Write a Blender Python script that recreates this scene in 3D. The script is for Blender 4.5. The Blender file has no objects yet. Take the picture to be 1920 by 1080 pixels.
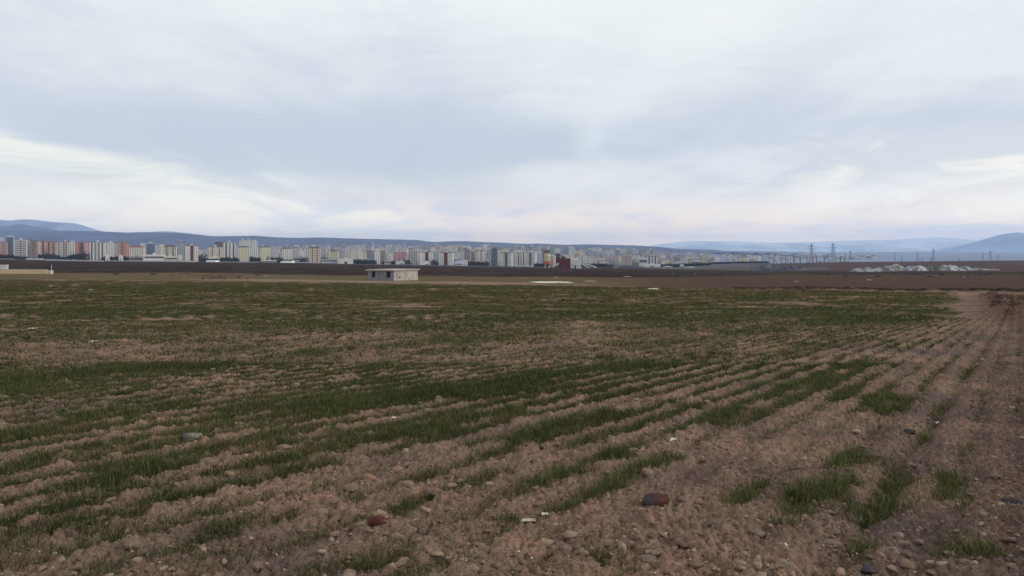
import bpy, math, random
import numpy as np
from mathutils import Vector

random.seed(7); RS = np.random.RandomState(11)
C = bpy.context.scene.collection
sc = bpy.context.scene

# ------------------------------------------------------------------ camera
F = 1386.0; EYE = 1.6; HZ = 470.0           # focal length in photo pixels, eye height, horizon row
cam_d = bpy.data.cameras.new('camera'); cam = bpy.data.objects.new('camera', cam_d); C.objects.link(cam)
cam.location = (0, 0, EYE); cam.rotation_euler = (math.radians(90), 0, 0)
cam_d.sensor_width = 36; cam_d.lens = 36*F/1920.0; cam_d.shift_y = -(540-HZ)/1920.0
cam_d.clip_start = 0.1; cam_d.clip_end = 60000
sc.camera = cam
sc.view_settings.view_transform = 'Standard'; sc.view_settings.look = 'None'
sc.view_settings.gamma = 1; sc.view_settings.exposure = 0.0
sc.cycles.use_denoising = True; sc.cycles.denoising_prefilter = 'ACCURATE'
sc.cycles.max_bounces = 6; sc.cycles.diffuse_bounces = 3; sc.cycles.volume_bounces = 1
sc.cycles.transparent_max_bounces = 8

def lin(c):
    return tuple(((v/255)/12.92 if v/255 <= .04045 else ((v/255+.055)/1.055)**2.4) for v in c)
def alb(c, k=1.6, mx=.85):
    return tuple(min(mx, v*k) for v in lin(c))

# ------------------------------------------------------------------ sun and sky
SUN_AZ, SUN_EL = math.radians(104), math.radians(27)     # azimuth from +Y towards +X
sd = bpy.data.lights.new('sun', 'SUN'); so = bpy.data.objects.new('sun', sd); C.objects.link(so)
sd.energy = 1.4; sd.angle = math.radians(11); sd.color = (1.0, .93, .86)
dv = Vector((math.sin(SUN_AZ)*math.cos(SUN_EL), math.cos(SUN_AZ)*math.cos(SUN_EL), math.sin(SUN_EL)))
so.rotation_euler = dv.to_track_quat('Z', 'Y').to_euler(); so.location = (30, -20, 40)

class NT:
    """small helper to write node trees"""
    def __init__(s, nt): s.nt = nt; nt.nodes.clear()
    def n(s, t, **kw):
        x = s.nt.nodes.new(t)
        for k, v in kw.items(): setattr(x, k, v)
        return x
    def l(s, a, b): s.nt.links.new(a, b)
    def put(s, sock, v):
        if hasattr(v, 'is_output'): s.l(v, sock)
        elif isinstance(v, (tuple, list)) and len(v) == 3 and sock.type == 'RGBA': sock.default_value = (*v, 1)
        else: sock.default_value = v
    def m(s, op, a, b=0.0, c=0.0, clamp=False):
        x = s.n('ShaderNodeMath', operation=op, use_clamp=clamp)
        s.put(x.inputs[0], a); s.put(x.inputs[1], b)
        if len(x.inputs) > 2: s.put(x.inputs[2], c)
        return x.outputs[0]
    def mix(s, f, a, b, bt='MIX'):
        x = s.n('ShaderNodeMix', data_type='RGBA', blend_type=bt)
        s.put(x.inputs[0], f); s.put(x.inputs[6], a); s.put(x.inputs[7], b)
        return x.outputs[2]
    def ss(s, v, a, b):
        x = s.n('ShaderNodeMapRange', interpolation_type='SMOOTHSTEP')
        s.put(x.inputs[0], v); s.put(x.inputs[1], a); s.put(x.inputs[2], b)
        return x.outputs[0]
    def noise(s, vec, scale, detail=6, rough=.55, dist=0.0, out=0):
        x = s.n('ShaderNodeTexNoise'); s.l(vec, x.inputs['Vector'])
        x.inputs['Scale'].default_value = scale; x.inputs['Detail'].default_value = detail
        x.inputs['Roughness'].default_value = rough; x.inputs['Distortion'].default_value = dist
        return x.outputs[out]
    def comb(s, a, b, c):
        x = s.n('ShaderNodeCombineXYZ'); s.put(x.inputs[0], a); s.put(x.inputs[1], b); s.put(x.inputs[2], c)
        return x.outputs[0]

def build_world():
    w = bpy.data.worlds.new('World'); sc.world = w; w.use_nodes = True
    N = NT(w.node_tree)
    out = N.n('ShaderNodeOutputWorld'); bg = N.n('ShaderNodeBackground'); bg.inputs[1].default_value = .1
    N.l(bg.outputs[0], out.inputs[0])
    sky = N.n('ShaderNodeTexSky', sky_type='NISHITA'); sky.sun_disc = False
    sky.sun_elevation = SUN_EL; sky.sun_rotation = SUN_AZ
    tc = N.n('ShaderNodeTexCoord'); sep = N.n('ShaderNodeSeparateXYZ'); N.l(tc.outputs['Generated'], sep.inputs[0])
    X, Y, Z = sep.outputs
    h = N.m('SQRT', N.m('ADD', N.m('MULTIPLY', X, X), N.m('MULTIPLY', Y, Y)))
    az = N.m('ARCTAN2', X, Y)                       # 0 ahead, + to the right
    el = N.m('ARCTAN2', Z, h)
    # cloud deck coordinates
    zz = N.m('ADD', N.m('MAXIMUM', Z, 0.0), .10)
    P = N.comb(N.m('DIVIDE', X, zz), N.m('DIVIDE', Y, zz), 0.0)
    mp = N.n('ShaderNodeMapping'); N.l(P, mp.inputs[0]); mp.inputs['Rotation'].default_value = (0, 0, math.radians(-28))
    mp.inputs['Scale'].default_value = (.55, 1.0, 1); mp.inputs['Location'].default_value = (3.2, 1.7, 0)
    n1 = N.noise(mp.outputs[0], .42, 5, .5, .5)
    mq = N.n('ShaderNodeMapping'); N.l(P, mq.inputs[0]); mq.inputs['Rotation'].default_value = (0, 0, math.radians(6)); mq.inputs['Scale'].default_value = (1.0, .26, 1); mq.inputs['Location'].default_value = (1.3, .4, 0)
    n2 = N.noise(mq.outputs[0], 1.3, 7, .55, .5)
    mp2 = N.n('ShaderNodeMapping'); N.l(tc.outputs['Generated'], mp2.inputs[0]); mp2.inputs['Scale'].default_value = (1, 1, 4.5)
    mp2.inputs['Rotation'].default_value = (0, math.radians(7), 0)
    n3 = N.noise(mp2.outputs[0], 4.5, 8, .6, .7)
    # deck colour by height above the horizon
    ramp = N.n('ShaderNodeValToRGB'); cr = ramp.color_ramp; N.l(N.m('MULTIPLY', el, 2.0), ramp.inputs[0])
    stops = [(0.0, (250, 224, 206)), (.05, (248, 228, 214)), (.12, (224, 220, 221)), (.2, (203, 212, 226)), (.30, (199, 208, 226)), (.40, (208, 216, 229)), (.52, (219, 226, 236)), (.66, (230, 237, 244)), (1.0, (228, 234, 242))]
    while len(cr.elements) < len(stops): cr.elements.new(.5)
    for e_, (p_, c_) in zip(cr.elements, stops): e_.position = p_; e_.color = (*lin(c_), 1)
    f = N.m('ADD', N.m('MULTIPLY', n1, .45), N.m('ADD', N.m('MULTIPLY', n2, .32), N.m('MULTIPLY', n3, .23)))
    col = ramp.outputs[0]
    col = N.mix(N.m('MULTIPLY', N.ss(f, .52, .41), .65), col, lin((198, 206, 226)))
    col = N.mix(N.m('MULTIPLY', N.ss(f, .49, .6), .6), col, lin((234, 240, 246)))
    # grey-blue bank ahead, slightly left, 8-12 degrees up
    dz = N.m('ADD', N.m('POWER', N.m('DIVIDE', N.m('ADD', az, .16), .40), 2.0), N.m('POWER', N.m('DIVIDE', N.m('SUBTRACT', el, .15), .05), 2.0))
    bank = N.ss(N.m('ADD', dz, N.m('MULTIPLY', N.m('SUBTRACT', n2, .5), 2.0)), 1.5, 0.0)
    col = N.mix(N.m('MULTIPLY', bank, .5), col, lin((186, 199, 221)))
    # bright thinner cloud under a slanting edge on the left
    w_ = N.m('MULTIPLY', N.m('SUBTRACT', n3, .5), .05)
    edge = N.m('SUBTRACT', N.m('ADD', .024, w_), N.m('MULTIPLY', az, .185))
    left = N.m('MULTIPLY', N.ss(N.m('SUBTRACT', edge, el), -.006, .016), N.ss(az, -.02, -.2))
    streak = N.ss(n3, .38, .6)
    col = N.mix(N.m('MULTIPLY', left, N.m('ADD', .3, N.m('MULTIPLY', streak, .65))), col, lin((240, 243, 240)))
    # bright cream streaks low on the right
    dr = N.m('ADD', N.m('POWER', N.m('DIVIDE', N.m('SUBTRACT', az, .58), .27), 2.0), N.m('POWER', N.m('DIVIDE', N.m('SUBTRACT', el, .095), .06), 2.0))
    right = N.ss(dr, 1.3, 0.0)
    mp3 = N.n('ShaderNodeMapping'); N.l(tc.outputs['Generated'], mp3.inputs[0]); mp3.inputs['Scale'].default_value = (1, 1, 3.2); mp3.inputs['Rotation'].default_value = (0, math.radians(-11), 0)
    n5 = N.noise(mp3.outputs[0], 6.0, 7, .55, .5)
    col = N.mix(N.m('MULTIPLY', right, N.m('ADD', .25, N.m('MULTIPLY', N.ss(n5, .44, .6), .75))), col, lin((251, 250, 244)))
    dc = N.m('ADD', N.m('POWER', N.m('DIVIDE', N.m('SUBTRACT', az, .09), .15), 2.0), N.m('POWER', N.m('DIVIDE', N.m('SUBTRACT', el, .098), .03), 2.0))
    col = N.mix(N.m('MULTIPLY', N.ss(N.m('ADD', dc, N.m('MULTIPLY', N.m('SUBTRACT', n3, .5), 3.0)), 1.4, 0.0), .75), col, lin((236, 239, 241)))
    # warm cream and pink band over the horizon
    warm = N.m('MULTIPLY', N.m('MULTIPLY', N.ss(el, .08, .035), N.ss(n3, .4, .58)), .6)
    col = N.mix(warm, col, lin((254, 238, 222)))
    gain = N.m('ADD', 1.0, N.m('MULTIPLY', N.ss(el, .11, .0), .38))
    col = N.mix(1.0, col, N.comb(N.m('MULTIPLY', gain, 1.165), N.m('MULTIPLY', gain, 1.145), N.m('MULTIPLY', gain, 1.075)), 'MULTIPLY')
    col10 = N.mix(1.0, col, (10.0, 10.0, 10.0), 'MULTIPLY')
    for nd in w.node_tree.nodes:
        if nd.type == 'MIX' and nd.blend_type == 'MULTIPLY': nd.clamp_result = False
    fin = N.mix(.96, sky.outputs[0], col10)
    N.l(fin, bg.inputs[0])
build_world()

# ------------------------------------------------------------------ numpy noise
_perm = np.arange(256); np.random.RandomState(3).shuffle(_perm); _perm = np.concatenate([_perm, _perm, _perm])
_g = np.array([(math.cos(a), math.sin(a)) for a in np.linspace(0, 2*math.pi, 16, endpoint=False)])
def perlin(x, y, seed=0):
    xi = np.floor(x).astype(np.int64); yi = np.floor(y).astype(np.int64)
    xf = x-xi; yf = y-yi; xi = (xi+seed*17) & 255; yi = (yi+seed*31) & 255
    u = xf*xf*xf*(xf*(xf*6-15)+10); v = yf*yf*yf*(yf*(yf*6-15)+10)
    def gr(ix, iy, fx, fy):
        g = _g[_perm[_perm[ix & 255]+(iy & 255)] & 15]
        return g[..., 0]*fx+g[..., 1]*fy
    a = gr(xi, yi, xf, yf); b = gr(xi+1, yi, xf-1, yf); c = gr(xi, yi+1, xf, yf-1); d = gr(xi+1, yi+1, xf-1, yf-1)
    return (a+(b-a)*u)+((c+(d-c)*u)-(a+(b-a)*u))*v
def fbm(x, y, o=4, seed=0, r=.5):
    s = 0; a = 1; n = 0
    for i in range(o):
        s = s+perlin(x*2**i+i*7.3, y*2**i+i*3.1, seed+i)*a; n += a; a *= r
    return s/n*1.5
def h01(ix, iy, k):
    return _perm[(_perm[(ix+k*13) & 255]+((iy+k*29) & 255))]/255.0
def sst(v, a, b):
    t = np.clip((v-a)/(b-a), 0, 1); return t*t*(3-2*t)
def clods(x, y, cell, prob, seed, amp=.8):
    """height of half-buried round clods, one per jittered cell"""
    wx = x+perlin(x/cell*2.1, y/cell*2.1, seed+5)*cell*.3+perlin(x/cell*6.3, y/cell*6.3, seed+9)*cell*.12; wy = y+perlin(x/cell*2.1, y/cell*2.1, seed+6)*cell*.3+perlin(x/cell*6.3, y/cell*6.3, seed+10)*cell*.12
    cx = np.floor(wx/cell).astype(np.int64); cy = np.floor(wy/cell).astype(np.int64)
    best = np.zeros_like(x)
    for dx in (-1, 0, 1):
        for dy in (-1, 0, 1):
            ix, iy = cx+dx, cy+dy
            px = (ix+.15+.7*h01(ix, iy, seed))*cell; py = (iy+.15+.7*h01(ix, iy, seed+1))*cell
            r = cell*(.18+.42*h01(ix, iy, seed+2)**2); on = h01(ix, iy, seed+3) < prob
            el = .7+.6*h01(ix, iy, seed+4)
            d2 = (((wx-px)*el)**2+((wy-py)/el)**2)/(r*r)
            hh = np.where(on & (d2 < 1), np.sqrt(np.maximum(0, 1-d2))*r*amp, 0)
            best = np.maximum(best, hh)
    return best*(.8+.45*fbm(x/cell*3.3, y/cell*3.3, 3, seed+8))

# ------------------------------------------------------------------ the lie of the land
TY = [60, 80, 100, 150, 208, 260, 330, 450, 600, 900, 1300, 1700, 2200, 3000, 4000, 6000, 9000, 20000]
PL = [HZ+45+2218/y for y in TY]
TAB = {
 0:    PL[:5]+[521, 514, 506, 499, 490, 485, 482, 480, 476, 472, 471, 471, 471],
 240:  PL[:5]+[521.5, 515, 507, 501, 493, 489.5, 488, 486, 481, 476, 472, 471, 471],
 480:  PL[:5]+[522, 517, 511, 504, 496, 491.5, 490, 486, 477, 469, 464, 466, 470],
 720:  PL[:5]+[523, 519, 514, 508, 500, 496, 494, 487, 476, 467.5, 463, 466, 470],
 960:  PL[:5]+[523.5, 520.5, 516, 511, 503, 499.5, 497.5, 489, 477.5, 470, 465, 467, 470],
 1200: PL[:4]+[525.5, 523, 519.5, 515, 511, 505, 502, 499, 493, 484, 476, 470, 470, 471],
 1440: PL[:3]+[530, 525, 521, 517, 511.5, 508, 501, 494.5, 494, 492, 487, 482, 476, 473, 471],
 1600: PL[:3]+[529.5, 524, 519.5, 515, 509.5, 504, 496, 491, 492.5, 493, 489, 483, 477, 473, 471],
 1920: PL[:3]+[529, 523, 518, 513, 507, 501, 493, 488.3, 490, 491.5, 488, 483, 477, 473, 471]}
_tk = sorted(TAB); _tm = np.array([TAB[k] for k in _tk]); _ly = np.log(np.array(TY))
def ppx(x, y): return 960+F*x/np.maximum(y, .5)
def base_z(x, y):
    x = np.asarray(x, float); y = np.asarray(y, float)
    px = np.clip(ppx(x, y), _tk[0], _tk[-1]-.01)
    k = np.clip(np.searchsorted(_tk, px, side='right')-1, 0, len(_tk)-2)
    ka = np.array(_tk)[k]; kb = np.array(_tk)[k+1]; t = (px-ka)/(kb-ka); t = t*t*(3-2*t)
    l = np.log(np.clip(y, 60, 19999)); j = np.clip(np.searchsorted(_ly, l, side='right')-1, 0, len(_ly)-2)
    s = (l-_ly[j])/(_ly[j+1]-_ly[j])
    a = _tm[k, j]*(1-s)+_tm[k, j+1]*s; b = _tm[k+1, j]*(1-s)+_tm[k+1, j+1]*s
    py = a*(1-t)+b*t
    far = EYE+(HZ-py)/F*y; near = -45/F*y
    return np.where(y < 60, near, far)
def field_edge(px):   # photo row of the far edge of the green field, as a depth
    e = np.interp(px, [-300, 0, 240, 480, 720, 960, 1200, 1440, 1600, 1750, 1920, 2300], [522, 524.5, 526, 528, 531, 534, 537, 542.5, 544.5, 547, 551, 556])
    return 2218/(e-515)
def atp(px, py):      # a point of the near field plane under a photo pixel
    Y = 2218/(py-515); return ((px-960)/F*Y, Y)
RP = (35.0, 51.0); RA = .0074      # the drill rows fan gently towards this point
def row_phase(x, y):
    return np.arctan2(RP[1]-y, RP[0]-x)/RA

# patches of lusher growth: polyline in field coordinates, half-width (m), strength
def seg(pts, w, s): return ([atp(*p) for p in pts], w, s)
LUSH = [seg([(-60, 728), (100, 712), (360, 684)], .34, 1.0), seg([(575, 664), (700, 655), (850, 642), (1020, 627)], .45, .9),
 seg([(390, 690), (560, 676)], .3, .5), seg([(470, 610), (640, 607)], .6, .5), seg([(-60, 640), (230, 634)], .5, .5), seg([(330, 623), (560, 615), (780, 606), (960, 597)], .5, .5),
 seg([(600, 775), (760, 750), (900, 738), (1020, 712)], .42, 1.25), seg([(740, 825), (860, 800), (960, 782)], .3, 1.0),
 seg([(1020, 712), (1200, 688), (1360, 668)], .38, .8), seg([(1110, 680), (1165, 673)], .3, 1.0), seg([(1160, 650), (1230, 645)], .35, .8),
 seg([(480, 890), (600, 850), (700, 830)], .2, .9), seg([(100, 960), (280, 890), (440, 845), (560, 815)], .24, .9),
 seg([(230, 985), (330, 945), (450, 920), (600, 880)], .16, .95), seg([(0, 1000), (120, 990), (190, 1005)], .15, .8), seg([(-40, 905), (90, 865), (200, 850)], .16, .7),
 seg([(0, 830), (150, 800), (330, 770)], .2, .6), seg([(430, 775), (520, 758), (600, 752)], .2, .7), seg([(960, 835), (1050, 810), (1140, 782)], .15, 1.3),
 seg([(1010, 915), (1110, 880), (1190, 850)], .16, .9), seg([(1075, 965), (1130, 940), (1180, 915)], .12, 1.4), seg([(1215, 890), (1262, 870)], .12, .9),
 seg([(1340, 800), (1470, 740), (1560, 710)], .2, .45), seg([(1500, 980), (1545, 935), (1600, 885)], .24, 1.7), seg([(1560, 880), (1605, 868)], .2, 1.4),
 seg([(1640, 985), (1660, 930), (1682, 900)], .17, 1.5), seg([(1700, 960), (1712, 905)], .13, 1.3), seg([(1765, 930), (1782, 905)], .15, 1.3), seg([(1815, 975), (1830, 935)], .12, 1.3),
 seg([(1640, 775), (1665, 755)], .25, 1.6), seg([(1700, 770), (1745, 755)], .2, .5), seg([(1580, 755), (1600, 742)], .16, .6), seg([(1560, 695), (1650, 682)], .4, .5),
 seg([(1000, 1030), (1045, 1010)], .08, 1.3), seg([(690, 1075), (765, 1050)], .07, 1.2), seg([(540, 1070), (600, 1045), (660, 1020)], .08, .75), seg([(880, 995), (955, 985)], .07, 1.2),
 seg([(1120, 1065), (1155, 1045)], .08, 1.3), seg([(1610, 1050), (1628, 1030)], .1, 1.4), seg([(1770, 1050), (1850, 1040)], .14, 1.5), seg([(1780, 1015), (1800, 1000)], .1, .8),
 seg([(1560, 610), (1700, 596)], 1.3, .9), seg([(1380, 605), (1520, 612)], .8, .5), seg([(1380, 628), (1500, 622)], .6, .5), seg([(1290, 600), (1370, 596)], .7, .4), seg([(900, 598), (1000, 600)], .7, .6),
 seg([(1380, 950), (1420, 925), (1490, 890)], .13, 1.4), seg([(380, 1010), (540, 955), (640, 925)], .1, .6), seg([(0, 1060), (60, 1040)], .08, .6), seg([(350, 1075), (420, 1045), (480, 1030)], .08, .7)]
BARE = [seg([(80, 665), (400, 650), (560, 645)], .45, .6), seg([(480, 640), (800, 628)], .55, .6), seg([(150, 760), (400, 725), (600, 712)], .45, .55), seg([(820, 705), (1000, 690)], .5, .5),
 seg([(0, 760), (120, 745)], .3, .5), seg([(980, 616), (1150, 603)], 1.1, .5), seg([(1260, 625), (1400, 612)], .7, .6), seg([(640, 900), (760, 870), (900, 835), (1150, 775), (1400, 705), (1640, 645)], .16, .9),
 seg([(500, 1000), (700, 930), (850, 900), (1000, 860)], .3, .8), seg([(0, 880), (200, 830), (340, 800)], .1, .5), seg([(1080, 1000), (1250, 950), (1330, 900)], .25, .7)]
def seg_field(x, y, L):
    tot = np.zeros_like(x); DW = 1+.55*fbm(x/.5, y/.5, 3, 92)
    for pts, w, s in L:
        d = np.full_like(x, 1e9)
        for a, b in zip(pts[:-1], pts[1:]):
            vx, vy = b[0]-a[0], b[1]-a[1]; t = np.clip(((x-a[0])*vx+(y-a[1])*vy)/(vx*vx+vy*vy), 0, 1)
            d = np.minimum(d, np.hypot(x-a[0]-t*vx, y-a[1]-t*vy)*DW)
        tot = np.maximum(tot, s*np.exp(-(d/w)**2))
    return tot*np.clip(.85+1.5*fbm(x/.5, y/.5, 4, 93, .6), .05, 1.2)
def greenness(x, y):
    """0..1 cover of young wheat at a point of the field"""
    px = ppx(x, y); py = 515+2218/np.maximum(y, 2)
    ph = row_phase(x, y); r = np.hypot(RP[0]-x, RP[1]-y)
    row = .5+.5*np.cos(2*math.pi*ph); row = row*sst(r, 4, 14)+.5*(1-sst(r, 4, 14)); row = row*sst(y, 45, 18)+.5*(1-sst(y, 45, 18))
    n = fbm(r/2.6, ph*RA*45/.9, 4, 3)+.5*fbm(r/.7, ph*RA*45/.3, 3, 9)
    nb = fbm(x/14, y/9, 3, 21)*.18+.55*fbm(x/3.4, y/3.0, 4, 22)*sst(y, 10, 22)*sst(y, 90, 50)+.30*fbm(x/9, y/7, 3, 23)*sst(y, 25, 45)
    c = np.interp(py, [515, 545, 562, 580, 600, 650, 720, 800, 900, 1100], [.96, .90, .86, .82, .82, .77, .71, .63, .56, .48])
    # cover thins out towards the right-hand headland
    xr = np.interp(py, [540, 560, 600, 650, 700, 750, 850, 950, 1100], [1790, 1770, 1745, 1660, 1600, 1520, 1170, 930, 680])
    wid = np.interp(py, [540, 600, 700, 1000], [40, 60, 160, 260])
    c = c*(1-.62*sst(px, xr-wid*.5, xr+wid))
    c = c*(1-sst(px, np.interp(py, [540, 560, 600, 700, 1100], [1780, 1790, 1790, 1860, 1990]), np.interp(py, [540, 560, 600, 700, 1100], [1830, 1815, 1820, 1920, 2100])))
    lush = seg_field(x, y, LUSH); bare = seg_field(x, y, BARE)
    v = c+.62*lush-.5*bare+.55*n+nb+(row-.5)*.62*np.where(lush > .3, .5, 1.0)
    g = sst(v, .36, .9)
    g = np.maximum(g, (.04+.18*row)*sst(xr+500-px, 0, wid*2)*sst(fbm(x/.5, y/.5, 3, 31), -.1, .4)*sst(y, 40, 20))
    g = g*np.clip((field_edge(px)-y)/(.04*y), 0, 1)
    return g, lush

# ------------------------------------------------------------------ ground sheet
RUTS = [(float(row_phase(*atp(px, py))), w) for px, py, w in ((1868, 800, .55), (1795, 800, .5), (1735, 800, .35), (1600, 1010, .35))]
def micro(x, y):
    """soil relief in metres: drill ridges, clods, ruts (near the camera)"""
    ph = row_phase(x, y); r = np.hypot(RP[0]-x, RP[1]-y)
    k = sst(y, 48, 22)
    wob = fbm(x/1.3, y/1.3, 2, 40)*.18
    z = -(.018+.012*sst(x/np.maximum(y, 2), .1, .4))*np.cos(2*math.pi*(ph+wob))*sst(r, 4, 14)*k*(.6+.5*fbm(x/2, y/2, 2, 33))
    z = z+.03*fbm(x/1.7, y/1.7, 3, 5)*k*sst(y, 30, 12)+.022*fbm(x/.42, y/.42, 3, 6)*k
    for p0, w0 in RUTS:
        z = z-.05*np.exp(-((ph-p0+.25*fbm(x/3, y/3, 2, 47))/w0)**2)*sst(y, 60, 35)*(.6+.6*fbm(x/.6, y/.6, 2, 48))
    z = z+.25*fbm(x/18, y/18, 3, 8)*sst(y, 12, 40)*sst(y, 400, 150)
    near = y < 34
    xn, yn = x[near], y[near]
    g, _ = greenness(xn, yn); att = sst(yn, 34, 18)
    m = np.clip(.45+1.1*fbm(xn/.7, yn/.7, 3, 50), 0, 1)
    c = clods(xn, yn, .24, .6, 1, .85)*np.clip(m, 0, 1)
    c = np.maximum(c, clods(xn, yn, .13, .75, 2, 1.0)*np.clip(m+.3, 0, 1))
    c = np.maximum(c, clods(xn, yn, .075, .9, 3, .9))
    c = c+clods(xn, yn, .04, .9, 4, .9)*sst(yn, 14, 8)
    rg = 1-np.abs(fbm(xn/.13, yn/.13, 4, 61, .6))*2.2
    c = c+.034*rg+.026*fbm(xn/.045, yn/.045, 4, 60, .7)*sst(yn, 14, 9)
    add = np.zeros_like(x); add[near] = c*att*(1-.25*g); 
    return z+add
def bank_mask(x, y):
    xe = np.interp(y, [10, 19.6, 22.9, 29.6, 40, 52], [11.2, 13.6, 15, 18.6, 25, 32.5])+.5*fbm(x/2, y/2, 2, 70)
    return sst(x-xe, -.2, 1.4)*sst(y, 9, 14)*sst(y, 56, 52)*sst(x, 70, 50)
def extra(x, y):
    """larger features: earth bank on the right, ditch line beyond the field, rise of the far brown plain"""
    px = ppx(x, y)
    z = .22*bank_mask(x, y)*(1+.7*fbm(x/1.1, y/1.1, 4, 71))
    e = field_edge(px)
    w = np.exp(-((y-e*1.03)/(e*.02))**2)*sst(px, 1320, 1500)
    z = z+w*.35*(.6+.8*fbm(x/1.5, y/1.5, 3, 72))
    z = z+1.1*fbm(x/60, y/60, 3, 73)*sst(y, 270, 420)*sst(y, 1500, 800)
    return z
def ground_z(x, y):
    x = np.atleast_1d(np.asarray(x, float)); y = np.atleast_1d(np.asarray(y, float))
    return base_z(x, y)+micro(x, y)+extra(x, y)

ZC = {'soil': (143, 118, 103), 'soil2': (104, 90, 86), 'tan': (140, 122, 106), 'olive': (96, 86, 66), 'dark': (52, 40, 39), 'dark2': (68, 55, 52),
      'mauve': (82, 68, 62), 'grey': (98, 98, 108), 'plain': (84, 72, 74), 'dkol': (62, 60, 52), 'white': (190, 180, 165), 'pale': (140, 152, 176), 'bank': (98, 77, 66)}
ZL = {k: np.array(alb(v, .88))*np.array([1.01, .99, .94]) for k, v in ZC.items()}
def soil_colour(x, y):
    px = ppx(x, y); n = len(x)
    zb = base_z(x, y); py = HZ+(EYE-zb)/np.maximum(y, 1)*F
    col = np.zeros((n, 3))
    def lay(name, m): col[:] = col*(1-m[:, None])+ZL[name]*m[:, None]
    nz = fbm(x/40, y/25, 4, 80); nf = fbm(x/9, y/6, 4, 81)
    wob = nz*2.2
    col[:] = ZL['soil']
    lay('soil2', np.clip(.32+1.2*fbm(x/1.6, y/1.6, 5, 82)+.35*sst(px, 1200, 1900), 0, 1)*sst(y, 90, 40))
    lay('tan', np.clip(1.5*fbm(x/.9, y/.9, 4, 87)-.1, 0, .5)*sst(y, 60, 25))
    lay('mauve', sst(px, 1720, 1950)*.35*sst(y, 90, 40))
    e = field_edge(px); beyond = sst(y, e*.995, e*1.01)
    # land beyond the field
    o_ = np.clip(.6+.8*nf, 0, 1)
    t = np.interp(px, [-500, 0, 240, 480, 720, 960, 1200, 1330, 1500, 1920], [512, 512, 510, 513, 516.5, 519, 519.5, 518, 514, 514])
    k = np.interp(px, [-500, 0, 240, 480, 720, 960, 1200, 1440, 1600, 1920], [484, 486, 489.5, 491.5, 497, 501, 504, 508, 508, 504])
    lay('olive', beyond)
    lay('tan', beyond*np.clip(.05+1.2*nf, 0, 1)*.6*sst(px, 1400, 1000)); lay('dark2', beyond*np.clip(-.1-1.4*nf, 0, 1)*.7*sst(px, 1400, 1000))
    trk = np.exp(-((py-(np.interp(px, [-300, 240, 480, 720, 960, 1200], [522, 523, 525, 528.5, 531, 534]))))**2/2.2)*sst(px, 1250, 950)*sst(px, 300, 460)
    lay('tan', trk*beyond)
    lay('mauve', beyond*sst(px, 1000, 1380)*(1-.25*np.clip(nf, 0, 1)))
    lay('olive', beyond*sst(y, e*1.11, e*1.04)*.7*sst(px, 1300, 1500))
    dk = sst(py, t+1.5+wob*.5, t-1+wob*.5)
    lay('dark', dk); lay('dark2', dk*np.clip(.1+1.6*nf, 0, .9)); lay('olive', dk*np.clip(-.15-1.3*nz, 0, .45))
    lay('dkol', dk*sst(px, 1150, 1380)*.8)
    up = sst(py, t-3.5, t-6)*sst(px, 1380, 1560); lay('plain', up); lay('mauve', up*np.clip(.2+nz, 0, 1)*.7)
    far = sst(py, k+1, k-1.5)*sst(px, 1500, 1380); lay('grey', far*.8); lay('olive', far*np.clip(nf*1.5, 0, .6))
    lay('dark', sst(y, e*1.005, e*1.02)*sst(y, e*1.06, e*1.045)*sst(px, 1300, 1450)*np.clip(.75+.6*nf, 0, 1))
    far2 = sst(y, 1500, 2200); lay('grey', far2*.75); lay('dkol', far2*np.clip(.2+fbm(x/300, y/300, 4, 83), 0, .7)*sst(px, 1400, 1100)); lay('pale', far2*sst(px, 1150, 1450)*np.clip(.75+.5*fbm(x/350, y/200, 4, 85), 0, 1))  # pale layer: distance haze painted into the ground colour on the right
    # reddish rough bank on the right
    lay('bank', bank_mask(x, y)*.85); lay('dark', bank_mask(x, y)*sst(fbm(x/1.6, y/2.4, 4, 84), 0.05, .35)*.7)
    return col, beyond

def mesh_from(name, verts, tris=None, quads=None, cols=None, smooth=False, uv=None):
    me = bpy.data.meshes.new(name); verts = np.asarray(verts, np.float32)
    me.vertices.add(len(verts)); me.vertices.foreach_set('co', verts.ravel())
    fl = []; st = []; tot = []; o = 0
    for arr, k in ((tris, 3), (quads, 4)):
        if arr is not None and len(arr):
            arr = np.asarray(arr, np.int32); fl.append(arr.ravel()); st.append(o+np.arange(len(arr))*k); tot.append(np.full(len(arr), k)); o += len(arr)*k
    fl = np.concatenate(fl); st = np.concatenate(st).astype(np.int32); tot = np.concatenate(tot).astype(np.int32)
    me.loops.add(len(fl)); me.loops.foreach_set('vertex_index', fl)
    me.polygons.add(len(st)); me.polygons.foreach_set('loop_start', st); me.polygons.foreach_set('loop_total', tot)
    if smooth: me.polygons.foreach_set('use_smooth', np.ones(len(st), bool))
    me.update(calc_edges=True)
    if cols is not None:
        for nm, c in cols.items():
            c = np.asarray(c, np.float32)
            if c.ndim == 1:
                at = me.attributes.new(nm, 'FLOAT', 'POINT'); at.data.foreach_set('value', c)
            else:
                at = me.attributes.new(nm, 'FLOAT_COLOR', 'POINT'); cc = np.ones((len(c), 4), np.float32); cc[:, :3] = c; at.data.foreach_set('color', cc.ravel())
    if uv is not None:
        l = me.uv_layers.new(name='UVMap'); l.data.foreach_set('uv', np.asarray(uv, np.float32).ravel())
    me.validate(); return me
def link(name, me, m=None, parent=None, loc=None, rotz=None):
    o = bpy.data.objects.new(name, me); C.objects.link(o)
    if m is not None:
        me.materials.clear(); me.materials.append(m)
    if parent is not None: o.parent = parent
    if loc is not None: o.location = loc
    if rotz is not None: o.rotation_euler = (0, 0, rotz)
    return o
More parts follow.
